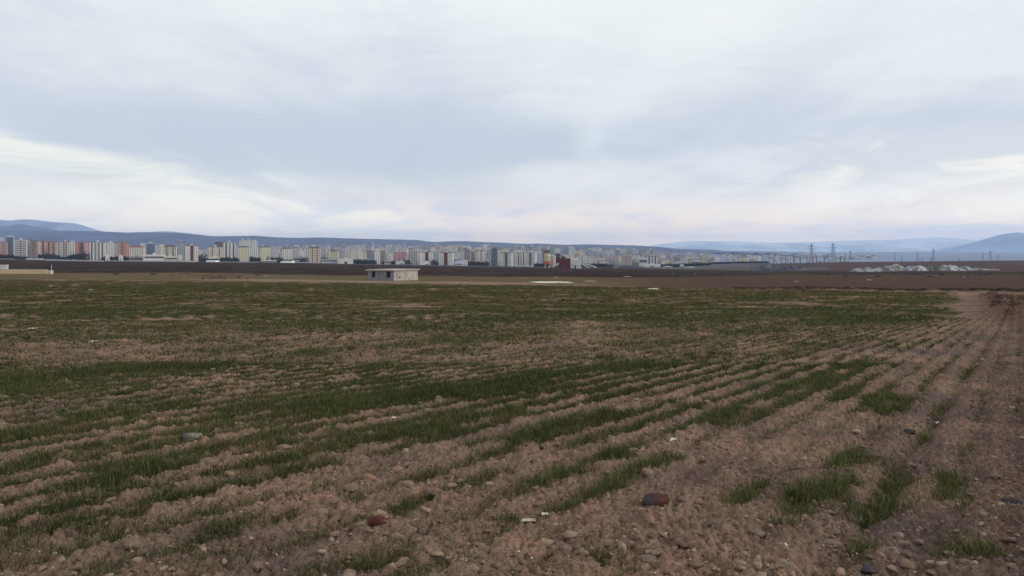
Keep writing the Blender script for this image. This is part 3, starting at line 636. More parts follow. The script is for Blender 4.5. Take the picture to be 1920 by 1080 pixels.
WT, CR, YC, PK, SL, GY, BG, TN = (214, 214, 212), (206, 196, 176), (206, 198, 160), (196, 150, 140), (190, 112, 98), (160, 164, 172), (120, 132, 152), (176, 156, 140)
B = [
 (-16, 2, 444, 1500, (160, 178, 200), 'grid', 'fg', 'pale blue tower cut by the left edge of the photo'),
 (-4, 10.5, 453, 1420, PK, 'balc', 'hr', 'low pink block at the far left edge before the pale blue tower'),
 (11, 23.5, 443, 1440, (140, 152, 172), 'glass', 'fw', 'tall dark blue glass tower with white crown at the left'),
 (24, 47, 449.5, 1340, (208, 212, 214), 'bands', 'fg', 'broad white tower with dark balcony bands and central seam'),
 (48, 54, 449.5, 1360, (214, 196, 176), 'grid', 'fd', 'narrow cream slab touching the broad white banded tower'),
 (55, 67, 450.5, 1350, (150, 138, 136), 'balc', 'fd', 'grey-brown tower right of the narrow cream slab'),
 (68, 75, 452, 1560, (198, 172, 158), 'grid', 'fr', 'cream slab at the left end of the salmon row'),
 (75.5, 80, 452.5, 1580, (170, 96, 92), 'grid', 'hr', 'slim brick-red slab second in the salmon row'),
 (80.5, 86.5, 452.5, 1575, (204, 150, 146), 'grid', 'hr', 'rose slab third in the salmon row'),
 (87, 92.5, 453, 1590, (172, 94, 84), 'grid', 'hr', 'dark red slab in the middle of the salmon row'),
 (93, 105, 453, 1560, (212, 182, 150), 'balc', 'hr', 'tan double slab at the right end of the salmon row'),
 (106, 111, 453, 1620, (158, 150, 150), 'grid', 'fg', 'thin grey slab between tan double slab and greenish tower'),
 (111.5, 128, 452.5, 1480, (180, 188, 182), 'balc', 'fd', 'greenish-grey tower with two balcony columns'),
 (128.5, 138, 453.5, 1500, (206, 208, 182), 'grid', 'fg', 'pale yellow-green slab joined to the greenish tower'),
 (139, 147, 453.5, 1600, (196, 120, 108), 'grid', 'hr', 'salmon slab right of the pale yellow-green slab'),
 (147.5, 156, 453.5, 1610, (204, 140, 122), 'balc', 'hr', 'orange-pink slab in the middle of three salmon slabs'),
 (156.5, 166, 453.5, 1600, (198, 148, 142), 'grid', 'hr', 'dusty pink slab just left of the dark-striped white tower'),
 (167, 192, 453.5, 1360, (200, 204, 206), 'vstripes', 'fd', 'white tower with dark vertical stripes and small balconies'),
 (193, 200.5, 454, 1560, (184, 190, 186), 'grid', 'fg', 'pale greenish slab right of the dark-striped tower'),
 (201, 211, 454, 1520, (200, 206, 196), 'grid', 'fg', 'whitish-green slab second right of the dark-striped tower'),
 (211.5, 219, 455, 1590, (160, 158, 166), 'grid', 'fd', 'grey slab before the orange red-roofed block'),
 (220, 233, 453, 1480, (214, 150, 118), 'balc', 'hr', 'orange block under a red hipped roof'),
 (233.5, 240, 456, 1440, (206, 140, 126), 'grid', 'hr', 'narrow pink block attached to the orange red-roofed block'),
 (240.5, 268, 461, 1400, (220, 208, 180), 'grid', 'hr', 'wide cream block with window grid and red roof'),
 (262, 270, 455, 1620, (200, 208, 214), 'grid', 'fg', 'thin white tower behind the wide cream block'),
 (270.5, 288, 455.5, 1560, (150, 168, 188), 'glass', 'fg', 'blue-grey glass block with pale top'),
 (288.5, 296, 459, 1600, (176, 174, 178), 'grid', 'fg', 'grey slab between the glass block and brown-roofed blocks'),
 (297, 305, 456.5, 1480, (214, 202, 188), 'grid', 'hr', 'cream slab with red-brown roof left of the salmon-balcony block'),
 (305.5, 328, 460, 1400, (216, 204, 178), 'balc', 'hd', 'cream block with salmon balconies behind low beige sheds'),
 (330, 345, 453.5, 1440, (136, 150, 172), 'grid', 'fd', 'slate-blue tower with dark overhanging top'),
 (345.5, 368, 460, 1360, (222, 214, 200), 'stripe', 'fd', 'white tower with maroon middle stripe beside the slate-blue tower'),
 (388, 414, 462, 1400, (210, 200, 178), 'balc', 'fd', 'cream block with brown windows before the maroon-topped block'),
 (402, 416, 453.5, 1700, (120, 84, 88), 'grid', 'hd', 'dark maroon block peeping over the cream block'),
 (417.5, 438.5, 454, 1450, (196, 204, 208), 'vstripes', 'fd', 'black and white tower with vertical glazing stripes'),
 (438.5, 444, 459, 1640, (168, 170, 178), 'grid', 'fg', 'thin grey slab right of the black and white tower'),
 (445.5, 465, 461.5, 1380, (214, 206, 160), 'grid', 'hd', 'butter-yellow block with dark brown roof, leftmost of three'),
 (448, 459, 449.5, 2000, (206, 198, 198), 'grid', 'fg', 'pale pinkish tower rising behind the butter-yellow block'),
 (460, 470, 450, 2050, (190, 184, 190), 'grid', 'fg', 'mauve-grey tower behind the right end of butter-yellow block'),
 (471.5, 482, 451.5, 1950, (184, 196, 212), 'grid', 'fw', 'pale blue tower between the yellow blocks in the back row'),
 (485.5, 506, 461.5, 1400, (216, 204, 164), 'grid', 'hd', 'warm yellow block with balconies, second of three yellow blocks'),
 (508, 520, 464, 1620, (166, 170, 180), 'grid', 'fg', 'grey block in the gap between two yellow blocks'),
 (526, 546, 464.5, 1420, (220, 214, 184), 'grid', 'hd', 'ivory block with tight window grid above the white tent'),
 (547, 559.5, 463.5, 1700, (176, 166, 174), 'grid', 'hd', 'mauve-grey block right of the ivory block'),
 (577, 599, 463, 1400, (212, 184, 162), 'balc', 'hd', 'pinkish-beige block with stepped brown hip roof'),
 (601, 611, 466, 1620, (166, 168, 178), 'grid', 'fg', 'grey slab right of the pinkish-beige block'),
 (612.5, 617.5, 469, 1520, (206, 212, 218), 'grid', 'fw', 'thin white slab left of the small yellow block'),
 (618, 634, 469.5, 1450, (212, 200, 152), 'grid', 'hd', 'small yellow block with white side wing'),
 (636, 646, 469, 1650, (152, 156, 172), 'grid', 'fg', 'blue-grey slab first right of the small yellow block'),
 (647, 656, 468.5, 1700, (176, 178, 180), 'grid', 'fg', 'light grey slab second right of the small yellow block'),
 (657, 666, 468, 1680, (196, 192, 176), 'grid', 'fd', 'stone-coloured slab third right of the small yellow block'),
 (668, 679.5, 468.5, 1550, (214, 208, 184), 'grid', 'fg', 'cream block above the long low white shed'),
 (680, 686, 472, 1560, (206, 196, 170), 'grid', 'fg', 'small sand-coloured annex right of the cream block'),
 (687, 699, 470, 1620, (118, 118, 142), 'grid', 'fd', 'dark violet-grey block left of the pale green pair'),
 (701, 711.5, 470.5, 1420, (200, 206, 194), 'grid', 'fg', 'pale green tower, left of a pair above the blockhouse'),
 (712, 720.5, 469.5, 1440, (166, 168, 166), 'balc', 'fg', 'grey-green tower, right of a pair above the blockhouse'),
 (721.5, 727, 474, 1500, (176, 178, 180), 'grid', 'fg', 'slim light grey block left of the small white house block'),
 (727.5, 734, 478, 1400, (214, 214, 208), 'grid', 'fw', 'small white block left of the rose-red block'),
 (737.5, 758, 471, 1440, (196, 120, 128), 'balc', 'fw', 'rose-red block with white balconies', None, (214, 196, 200)),
 (758.5, 762, 471, 1450, (210, 210, 210), 'grid', 'fw', 'white end wall of flats beside the rose-red block'),
 (765.5, 783, 471, 1460, (160, 158, 164), 'grid', 'fg', 'plain grey block between rose-red block and maroon-striped tower'),
 (784.5, 811.5, 472, 1400, (222, 220, 212), 'stripe', 'fd', 'white maroon-striped tower with flared base, left of two'),
 (811.5, 821, 473, 1520, (142, 150, 164), 'grid', 'fg', 'shadowy grey slab between the two maroon-striped towers'),
 (822, 851, 473, 1380, (220, 214, 214), 'stripe', 'fd', 'white maroon-striped tower beside the domed hall, right of two'),
 (853, 861, 473.5, 1560, (184, 186, 194), 'grid', 'fg', 'pale grey slab left behind the domed hall'),
 (861.5, 869.5, 473.5, 1600, (166, 170, 184), 'grid', 'fw', 'blue-grey slab right behind the domed hall'),
 (871, 881, 469, 1750, (132, 118, 132), 'grid', 'fd', 'dusky plum slab behind the domed hall'),
 (882, 893, 472, 1650, (186, 176, 162), 'balc', 'fd', 'beige-brown block right of the plum slab'),
 (895, 902, 470.5, 1700, (206, 202, 192), 'grid', 'fg', 'cream slab, left of twins before the navy tower'),
 (902.5, 909.5, 470.5, 1700, (200, 196, 190), 'grid', 'fg', 'cream-grey slab, right of twins before the navy tower'),
 (912, 920, 470, 1640, (150, 154, 166), 'grid', 'fd', 'grey slab touching the navy tower'),
 (921.5, 932.5, 467, 1380, (70, 84, 118), 'glass', 'fd', 'navy-blue glass tower in the city centre'),
 (933, 938.5, 468.5, 1420, (206, 212, 214), 'grid', 'fw', 'thin white slab right of the navy tower'),
 (939, 962, 473, 1350, (222, 220, 216), 'stripe', 'fd', 'white tower with brown middle stripe right of the navy tower', None, (104, 74, 74)),
 (941, 948, 467, 1680, (210, 208, 206), 'grid', 'fg', 'off-white tower top rising behind the brown-striped tower'),
 (962.5, 967.5, 471.5, 1420, (216, 216, 218), 'grid', 'fw', 'slim white slab right of the brown-striped tower'),
 (968.5, 984, 473, 1400, (196, 204, 214), 'vstripes', 'fd', 'blue-white tower with glazed right half'),
 (985, 1006.5, 472.5, 1370, (224, 224, 226), 'stripe', 'fw', 'bright white tower with brown stripe, rightmost of the white towers', None, (112, 90, 92)),
 (1008, 1017, 474, 1560, (152, 162, 184), 'grid', 'fw', 'bluish slab left of the orange silo'),
 (1214.5, 1232.5, 480.5, 1500, (206, 208, 208), 'vstripes', 'fd', 'lone white block with green-black roof on the right'),
 (1367, 1375, 480, 1900, (196, 204, 212), 'grid', 'fw', 'small white block beside the lone power pole'),
 (1391, 1401, 478.5, 2300, (120, 128, 150), 'grid', 'fd', 'slate block on the hazy right skyline'),
 (1405, 1416, 480, 2400, (186, 194, 196), 'grid', 'fg', 'pale block right of the slate block'),
 (1418, 1426, 480.5, 2350, (200, 206, 210), 'grid', 'fw', 'small white flats two right of the slate block'),
 (1428, 1438, 480, 2450, (164, 176, 188), 'grid', 'fg', 'grey-blue flats three right of the slate block'),
]
for t in B:
    c2 = t[9] if len(t) > 9 else None
    building(*t[:8], c2=c2)
# low buildings and works in front of the city
L = [
 (195.5, 202.5, 477.5, 1250, WT, 'hall', 'fw', 'small white cube tower standing before the dark-striped tower', 'tower', 'water_tower'),
 (221, 228, 478.5, 1270, WT, 'hall', 'fw', 'small white house before the orange block', 'house', 'house'),
 (241, 264, 481.5, 1290, (120, 116, 118), 'ribbon', 'fg', 'low grey shed left of the white-roofed works', 'shed', 'shed'),
 (265, 304, 477.5, 1280, (196, 196, 194), 'ribbon', 'fw', 'long white-roofed works with dark ribbon window', 'factory', 'factory'),
 (305, 329, 481, 1270, (186, 180, 164), 'ribbon', 'fw', 'low beige works right of the white-roofed works', 'factory', 'factory'),
 (333, 339, 478, 1260, WT, 'hall', 'fw', 'narrow white hut below the slate-blue tower', 'hut', 'hut'),
 (389, 409, 482.5, 1300, (196, 188, 172), 'ribbon', 'fw', 'low cream annex at the foot of the cream block', 'annex', 'shed'),
 (487, 518, 488, 1290, (150, 148, 150), 'ribbon', 'fw', 'long low grey shed before the second yellow block', 'shed', 'shed'),
 (549, 575, 482, 1400, (128, 138, 140), 'ribbon', 'fg', 'low green-grey depot right of the white tent', 'depot', 'shed'),
 (601, 630, 485.5, 1360, (152, 156, 166), 'ribbon', 'fg', 'low blue-grey depot before the small yellow block', 'depot', 'shed'),
 (633, 660.5, 485, 1350, (190, 190, 190), 'hall', 'fw', 'long low white shed with plain front', 'shed', 'shed'),
 (668, 692, 484, 1450, (170, 172, 176), 'ribbon', 'hg', 'grey gabled warehouse right of the long white shed', 'warehouse', 'warehouse'),
 (720, 737, 489, 1380, (156, 162, 158), 'ribbon', 'fg', 'low greenish shed left of the rose-red block', 'shed', 'shed'),
 (741, 764, 490.5, 1380, (188, 184, 180), 'hall', 'fw', 'low pale annex below the rose-red block', 'annex', 'shed'),
 (786, 812, 492, 1340, (216, 212, 200), 'hall', 'fw', 'cream ground-floor podium of the left maroon-striped tower', 'podium', 'shed'),
 (867.5, 876.5, 488, 1360, (214, 218, 222), 'grid', 'fw', 'small white office beside the domed hall', 'office', 'office_building'),
 (908, 921, 489, 1400, (172, 170, 178), 'grid', 'fg', 'low grey houses left of the navy tower', 'house', 'house'),
 (1199, 1214, 483.5, 1480, (176, 182, 190), 'ribbon', 'fw', 'low white-roofed works left of the lone white block', 'factory', 'factory'),
 (1208, 1240, 495.5, 1400, (206, 204, 192), 'hall', 'fw', 'low cream shed under the lone white block', 'shed', 'shed'),
 (1245, 1262, 499, 1000, (150, 154, 164), 'hall', 'hg', 'small grey shed right of the low cream shed', 'shed', 'shed'),
 (1276, 1283, 496, 1250, (196, 184, 176), 'hall', 'fw', 'tiny pale hut standing alone on the right', 'hut', 'hut'),
 (1285, 1306, 500, 1050, (120, 122, 132), 'ribbon', 'hg', 'low slate shed right of the tiny pale hut', 'shed', 'shed'),
 (1137, 1149, 496.5, 1100, (74, 58, 60), 'hall', 'hd', 'small dark brown shed right of the conveyors', 'shed', 'shed'),
 (1042, 1051, 476, 1010, (96, 74, 76), 'ribbon', 'hd', 'dark brown tower shed behind the maroon hall', 'shed', 'shed'),
 (1070.5, 1089, 487.5, 950, (216, 214, 204), 'hall', 'fw', 'plain white hall right of the maroon hall', 'hall', 'warehouse'),
 (1043.5, 1070, 484.5, 915, (84, 18, 24), 'hall', 'fd', 'big maroon hall among the concrete plant', 'hall', 'warehouse'),
]
for x0, x1, yt, D, c, st, rf, lb, cat, nm in L: building(x0, x1, yt, D, c, st, rf, lb, rot=random.uniform(-.08, .08), cat=cat, nm=nm)

def at(px, D):
    X = (px-960)/F*D; return X, D, float(ground_z(X, D)[0])
# concrete plant: orange silo, grey silo, conveyors
def silo():
    D = 950; X, Y, z = at(1026, D); r = 6.3/F*D; k = D/F
    root = empty('cement_silo', (X, Y, z-.5)); tag(root, 'cream banded silo with bright orange foot beside the maroon hall', 'silo')
    top = (503-476)*k; b = MB(); b.lathe([(r, 13.5*k), (r, top), (r*.98, top+.2), (0, top+1.2)]); b.build('drum', mat('silo_cream', alb((206, 190, 164), 1.0), .6), root)
    orange = mat('orange_paint', alb((190, 96, 70), .85), .5)
    b = MB(); b.lathe([(r*1.08, 8.5*k), (r*1.08, 13.4*k)]); b.lathe([(r*.3, 3*k), (r*1.07, 8.45*k)]); b.build('hopper', orange, root)
    for i in range(4):
        b = MB(); b.lathe([(r+.05, (15+2.6*i)*k), (r+.3, (15+2.6*i)*k), (r+.3, (15.7+2.6*i)*k), (r+.05, (15.7+2.6*i)*k)]); b.build('hoop', mat('hoop_brown', alb((150, 110, 90), 1.5)), root)
    for a in range(4):
        x, y = r*.9*math.cos(a*math.pi/2+.7), r*.9*math.sin(a*math.pi/2+.7); b = MB(); b.bar((x, y, 0), (x, y, 9*k), .7); b.build('leg', WHITE, root)
    b = MB(); b.box(-r*1.2, r*.8, -r*.8, r*.8, top+1.3, top+5.0); b.bar((-r*1.2, 0, top+2), (-r*1.2, 0, top-8), .8); b.build('filter_house', mat('dark_olive_paint', alb((86, 82, 76), 1.5)), root)
    X, Y, z = at(1037.5, 965); root = empty('cement_silo', (X, Y, z-.5)); tag(root, 'plain grey silo tucked between the orange-footed silo and maroon hall', 'silo'); r = 4.6*k
    b = MB(); b.lathe([(r*.4, 3*k), (r, 7*k), (r, 24*k), (0, 25.5*k)]); b.build('drum', wmat((172, 172, 168)), root)
    for a in range(4):
        x, y = r*.8*math.cos(a*math.pi/2+.7), r*.8*math.sin(a*math.pi/2+.7); b = MB(); b.bar((x, y, 0), (x, y, 7.5*k), .7); b.build('leg', STEEL, root)
    for (xa, ya, xb, yb, lb) in ((1070, 491, 1090, 502, 'conveyor ramp running down in front of the plain white hall'), (1089, 494, 1105, 502, 'middle conveyor ramp right of the white hall'), (1097, 494, 1118, 502, 'rightmost conveyor ramp, farthest from the maroon hall'), (1048, 494, 1035, 501, 'short conveyor ramp on the left of the maroon hall')):
        D = 900; kk = D/F; X0 = (xa-960)*kk; X1 = (xb-960)*kk; zz = lambda p: EYE+(HZ-p)*kk
        root = empty('conveyor', ((X0+X1)/2, D, zz(yb))); tag(root, lb, 'conveyor')
        a = (X0-(X0+X1)/2, 0, zz(ya)-zz(yb)); b_ = (X1-(X0+X1)/2, 0, .4)
        b = MB(); b.bar(a, b_, 1.6); b.build('belt_gallery', mat('gallery_white', (.5, .49, .46), .6), root)
        for t in (.15, .5, .85):
            p = [a[i]*(1-t)+b_[i]*t for i in range(3)]; b = MB(); b.bar((p[0], 0, -2), (p[0], 0, p[2]-.7), .6); b.build('leg', STEEL, root)
silo()
# domed hall
def domed():
    D = 1350; X, Y, z = at(860, D); k = D/F; root = empty('domed_hall', (X, Y, z-.5)); tag(root, 'pale domed sports hall below the right maroon-striped tower', 'hall')
    R = 8.2*k; b = MB(); b.box(-R, R, -R*.7, R*.7, 0, 5*k); b.build('wall', wmat((196, 204, 216)), root)
    b = MB(); n = 14
    for i in range(n):
        a0, a1 = math.pi*i/n, math.pi*(i+1)/n
        p = lambda a, y: (-R*math.cos(a)*1.02, y, 5*k+.02+R*.55*math.sin(a))
        b.quad(p(a0, -R*.72), p(a1, -R*.72), p(a1, R*.72), p(a0, R*.72)); b.quad((0, -R*.72, 5*k+.02), p(a1, -R*.72), p(a0, -R*.72), p(a0, -R*.72))
    b.build('roof', mat('dome_sheet', alb((150, 162, 182), 1.6), .5), root)
    for i in range(6):
        x = -R*.85+i*R*.34; b = MB(); b.box(x-.9, x+.9, -R*.7-.1, -R*.7-.004, 1.5, 4*k, True); b.build('window', GLASS, root)
domed()
def tent(pc, w, D, lb):
    X, Y, z = at(pc, D); k = D/F; root = empty('tent', (X, Y, z)); tag(root, lb, 'tent'); R = w/2*k
    n = 16; nseg = max(2, int(w/6)); b = MB(); m = mat('white_canvas', (.82, .82, .82), .6, .03)
    for s in range(nseg):
        c0 = -R+(s+.5)*2*R/nseg; r = R/nseg
        for i in range(n):
            a0, a1 = math.pi*i/n, math.pi*(i+1)/n; p = lambda a, y: (c0-r*math.cos(a), y, 1.6+r*.45*math.sin(a))
            b.quad(p(a0, -8), p(a1, -8), p(a1, 8), p(a0, 8)); b.quad((c0, -8, 1.6), p(a1, -8), p(a0, -8), p(a0, -8))
    b.build('canopy', m, root); b = MB(); b.box(-R, R, -7.9, 7.9, -1, 1.58); b.build('side_panel', m, root)
tent(399, 19, 1240, 'white round-topped tent below the cream block left of centre'); tent(539.5, 22, 1240, 'white round-topped tent at the foot of the ivory block')
def minaret(px, yt, D, lb):
    X = (px-960)/F*D; z = float(base_z([X], [D])[0]); H = EYE+(HZ-yt)/F*D-z
    root = empty('minaret', (X, D, z)); tag(root, lb, 'minaret'); b = MB(); b.lathe([(1.7, 0), (1.5, H*.8), (.01, H)], 10); b.build('shaft', WHITE, root)
    b = MB(); b.lathe([(1.5, H*.62), (2.6, H*.64), (2.6, H*.67), (1.5, H*.67)], 10); b.build('balcony', WHITE, root)
minaret(699.5, 452, 2600, 'slim white minaret standing above the city before the ridge')

# ------------------------------------------------------------------ the city behind
pal = [((190, 190, 196), 'light grey'), ((206, 204, 200), 'off-white'), ((196, 184, 172), 'beige'), ((176, 150, 148), 'dusty pink'), ((150, 154, 170), 'blue-grey'),
       ((214, 214, 218), 'white'), ((164, 140, 132), 'brownish'), ((186, 176, 190), 'lilac-grey'), ((176, 184, 178), 'greenish-grey'), ((204, 192, 160), 'sandy')]
_bm = {}
def far_block(px, D, ytop_h, c, w, rot):
    X = (px-960)/F*D; z = float(base_z([X], [D])[0])-1
    me_k = (c, round(w/4)*4, round(ytop_h/3)*3)
    if me_k not in _bm:
        W_, H_ = max(8, me_k[1]), max(9, me_k[2]); b = MB(); b.box(-W_/2, W_/2, -W_*.3, W_*.3, 0, H_)
        if W_ > 10: b.box(-2, 2, -2, 2, H_+.01, H_+2.5)
        n = len(b.q); me = b.mesh('apartment_building'); me.materials.append(wmat(c, 'grid')); me.materials.append([DKROOF, REDROOF, GREYROOF][len(_bm) % 3])
        mi = np.zeros(n, np.int32); mi[4] = 1; me.polygons.foreach_set('material_index', mi); _bm[me_k] = me
    o = bpy.data.objects.new('apartment_building', _bm[me_k]); C.objects.link(o); o.location = (X, D, z); o.rotation_euler = (0, 0, rot-math.atan2(X, D)); return o
spots = []
def cityrow(pa, pb, step, D0, D1, h0, h1, keep=1.0):
    px = pa
    while px < pb:
        D = random.uniform(D0, D1)
        if random.random() < keep: spots.append((px, D, random.uniform(h0, h1), random.uniform(14, 26)))
        px += step*random.uniform(.6, 1.4)
cityrow(1050, 1210, 6, 1700, 2300, 12, 26); cityrow(1200, 1440, 9.5, 2000, 3200, 9, 20, .8); cityrow(372, 560, 8, 1900, 2500, 18, 34, .9); cityrow(240, 480, 11, 1900, 2500, 16, 26, .6); cityrow(0, 240, 11, 1800, 2200, 20, 34, .6)
cityrow(480, 1010, 9.5, 1850, 2300, 20, 34); cityrow(480, 1200, 9, 2500, 3000, 18, 38); cityrow(560, 1240, 9, 3100, 3600, 18, 36)

spots = spots[:206]
LMK = sorted(FRONT)
def brief(l):
    w = l.replace(',', '').split()
    for cut in ('with', 'behind', 'beside', 'between', 'right', 'left', 'before', 'under', 'at', 'in', 'rising', 'above', 'cut', 'touching', 'peeping', 'standing', 'on', 'joined', 'attached', 'second', 'first', 'third', 'just', 'rightmost', 'two', 'three', 'over'):
        if cut in w[2:]: w = w[:w.index(cut, 2)]
    return ' '.join(w[:5])
ords = ['nearest', 'second nearest', 'third nearest', 'fourth nearest', 'fifth nearest', 'sixth nearest', 'seventh nearest', 'eighth nearest', 'ninth nearest', 'tenth nearest', 'eleventh nearest', 'twelfth nearest', 'thirteenth nearest']+['%dth nearest' % k for k in range(14, 40)]
by = {}
for s in spots:
    l = min(LMK, key=lambda t: abs(t[0]-s[0])); by.setdefault(l, []).append(s)
briefs = {}
for l in LMK: briefs.setdefault(brief(l[1]), []).append(l)
for l, ss in by.items():
    ss.sort(key=lambda s: s[1])
    lb0 = brief(l[1]) if len(briefs[brief(l[1])]) == 1 else ' '.join(l[1].replace(',', '').split()[:6])
    for i, s in enumerate(ss):
        c, cn = random.choice(pal); o = far_block(s[0], s[1], s[2], c, s[3], random.uniform(-.5, .5))
        side = 'left of' if s[0] < l[0]-5 else ('right of' if s[0] > l[0]+5 else 'straight behind')
        rank = ('very ' if s[2] > 30 else '')+('tall' if s[2] > 24 else 'low')
        lab = f"{rank} {cn} block {side} the {lb0}, {ords[i]}"
        if len(lab.split()) > 16: lab = lab.replace('very ', '').replace('straight behind', 'behind')
        tag(o, lab, 'apartment block', 'apartment blocks of the hazy city behind the front rows')
def distant_city():
    b = MB()
    for _ in range(820):
        px = random.choice((random.uniform(470, 1260), random.uniform(640, 1180), random.uniform(1230, 1640))); D = random.uniform(2900, 5200) if px < 1230 else random.uniform(3000, 6000)
        X = (px-960)/F*D; z = float(base_z([X], [D])[0])-2; w, h = random.uniform(12, 30), random.uniform(8, 34) if px < 1230 else random.uniform(4, 13)
        b.box(X-w/2, X+w/2, D-6, D+6, z, z+h)
    for _ in range(260):
        px = random.uniform(1030, 1345); D = random.uniform(1650, 3000); X = (px-960)/F*D; z = float(base_z([X], [D])[0])-1; w, h = random.uniform(8, 22), random.uniform(5, 15)
        b.box(X-w/2, X+w/2, D-5, D+5, z, z+h)
    me = b.mesh('distant_city'); nb = len(me.polygons)//5; cs = [tuple(q*k for q in alb(random.choice(pal)[0], .95, .8)) for k in [random.uniform(.45, 1) for _ in range(nb)]]
    t = np.repeat(np.array(cs), 20, 0); at_ = me.attributes.new('tint', 'FLOAT_COLOR', 'POINT'); cc = np.ones((len(t), 4), np.float32); cc[:, :3] = t; at_.data.foreach_set('color', cc.ravel())
    o = link('distant_city', me, attr_mat('far_render', fine=.25, scales=(.12, .3), bump=0)); tag(o, 'mass of tiny pale blocks fading into haze below the ridge', 'distant city', kind='stuff')
distant_city()

# ------------------------------------------------------------------ tree belts between the blocks (far-off masses)
def leaf_mass(name, cent, n_leaf, size, c, label, kind='stuff', cat='trees', var=.35):
    """cent: list of (x, y, z, rx, ry, rz); many small leaf clumps spread through each volume"""
    V = []; Cc = []
    for (x, y, z, rx, ry, rz) in cent:
        p = RS.normal(size=(n_leaf, 3)); p /= np.linalg.norm(p, axis=1)[:, None]; p *= RS.uniform(.35, 1, (n_leaf, 1))**.5*(1+.25*RS.normal(size=(n_leaf, 1)))
        p = p*np.array([rx, ry, rz])+np.array([x, y, z]); a = RS.normal(size=(n_leaf, 3))*size; b = RS.normal(size=(n_leaf, 3))*size
        V.append(np.stack([p-a*.5, p+a*.5, p+b], 1).reshape(-1, 3)); cl = np.array(lin(c))*(1+var*RS.uniform(-1, 1, (n_leaf, 1))); Cc.append(np.repeat(cl, 3, 0))
    V = np.concatenate(V); t = np.arange(len(V)).reshape(-1, 3)
    me = mesh_from(name, V, tris=t, cols={'tint': np.clip(np.concatenate(Cc), .005, 1)}); o = link(name, me, LEAFM); tag(o, label, cat, kind=kind); return o
LEAFM = attr_mat('foliage', fine=0, bump=0, rough=.9, trans=.15)
belts = [(0, 24, 1300, 7), (24, 50, 1290, 3), (67, 108, 1420, 10), (108, 133, 1380, 5), (133, 168, 1400, 15), (192, 240, 1370, 9), (228, 240, 1300, 5), (288, 298, 1340, 8), (366, 390, 1420, 17), (384, 420, 1290, 4), (414, 446, 1330, 9), (464, 488, 1400, 12), (505, 528, 1400, 12),
         (520, 548, 1300, 4), (558, 582, 1420, 8), (596, 620, 1450, 11), (632, 664, 1470, 11), (656, 702, 1420, 8), (720, 740, 1420, 6), (757, 768, 1400, 10), (810, 822, 1380, 10), (852, 868, 1420, 10), (874, 924, 1430, 8), (1005, 1020, 1250, 6), (1088, 1140, 1300, 7),
         (1110, 1150, 1500, 4), (1240, 1290, 1450, 4), (1262, 1330, 1350, 3), (1330, 1440, 1800, 3)]
cent = []
for a, b_, D, hp in belts:
    px = a
    while px < b_:
        d = D+random.uniform(-40, 40); X, Y, z = (px-960)/F*d, d, None
        z = float(base_z([X], [Y])[0]); r = hp/F*d*random.uniform(.3, .55); cent.append((X, Y, z+r*.8, r*1.2, r, r)); px += r/D*F*.9
leaf_mass('tree_belt', cent, 170, 1.5, (50, 50, 54), 'dark belts of bare and evergreen trees between the city blocks')

# ------------------------------------------------------------------ perimeter walls on the far plain
def wall_run(px0, px1, D, h, c, label, name='boundary_wall', cat='wall', t=.4):
    X0, X1 = (px0-960)/F*D, (px1-960)/F*D; n = max(1, int((X1-X0)/12)); xs = np.linspace(X0, X1, n+1); cx = (X0+X1)/2; z0 = float(base_z([cx], [D])[0])
    root = empty(name, (cx, D, z0)); tag(root, label, cat); b = MB(); cp = MB()
    for a, e in zip(xs[:-1], xs[1:]):
        z = float(base_z([(a+e)/2], [D])[0])-z0; b.box(a-cx, e-cx-.05, -t/2, t/2, z-1.5, z+h); cp.box(a-cx, e-cx-.05, -t/2-.08, t/2+.08, z+h+.003, z+h+.18)
    b.build('wall', mat('wall_render', alb(c, 1.0, .8), .9, .2, .3), root); cp.build('coping', wmat((176, 172, 168)), root)
wall_run(-20, 28, 1180, 1.2, (150, 140, 140), 'low pale boundary wall at the foot of the leftmost towers')
wall_run(49, 82, 1170, 2.3, (196, 192, 190), 'white boundary wall below the grey-brown tower')
wall_run(84, 195, 1120, 1.6, (176, 176, 184), 'long pale boundary wall running below the salmon blocks')
wall_run(205, 330, 1180, 1.5, (170, 170, 178), 'long grey boundary wall in front of the white-roofed works')
wall_run(334, 372, 1220, 1.7, (205, 196, 190), 'short white boundary wall below the maroon-middle tower')
wall_run(410, 486, 1240, 1.0, (170, 164, 164), 'thin pale boundary wall below the butter-yellow block')
wall_run(555, 600, 1300, 1.2, (170, 170, 170), 'low pale boundary wall right of the ivory block tent')
wall_run(962, 1010, 1300, 1.3, (200, 200, 206), 'white boundary wall at the foot of the rightmost white tower')
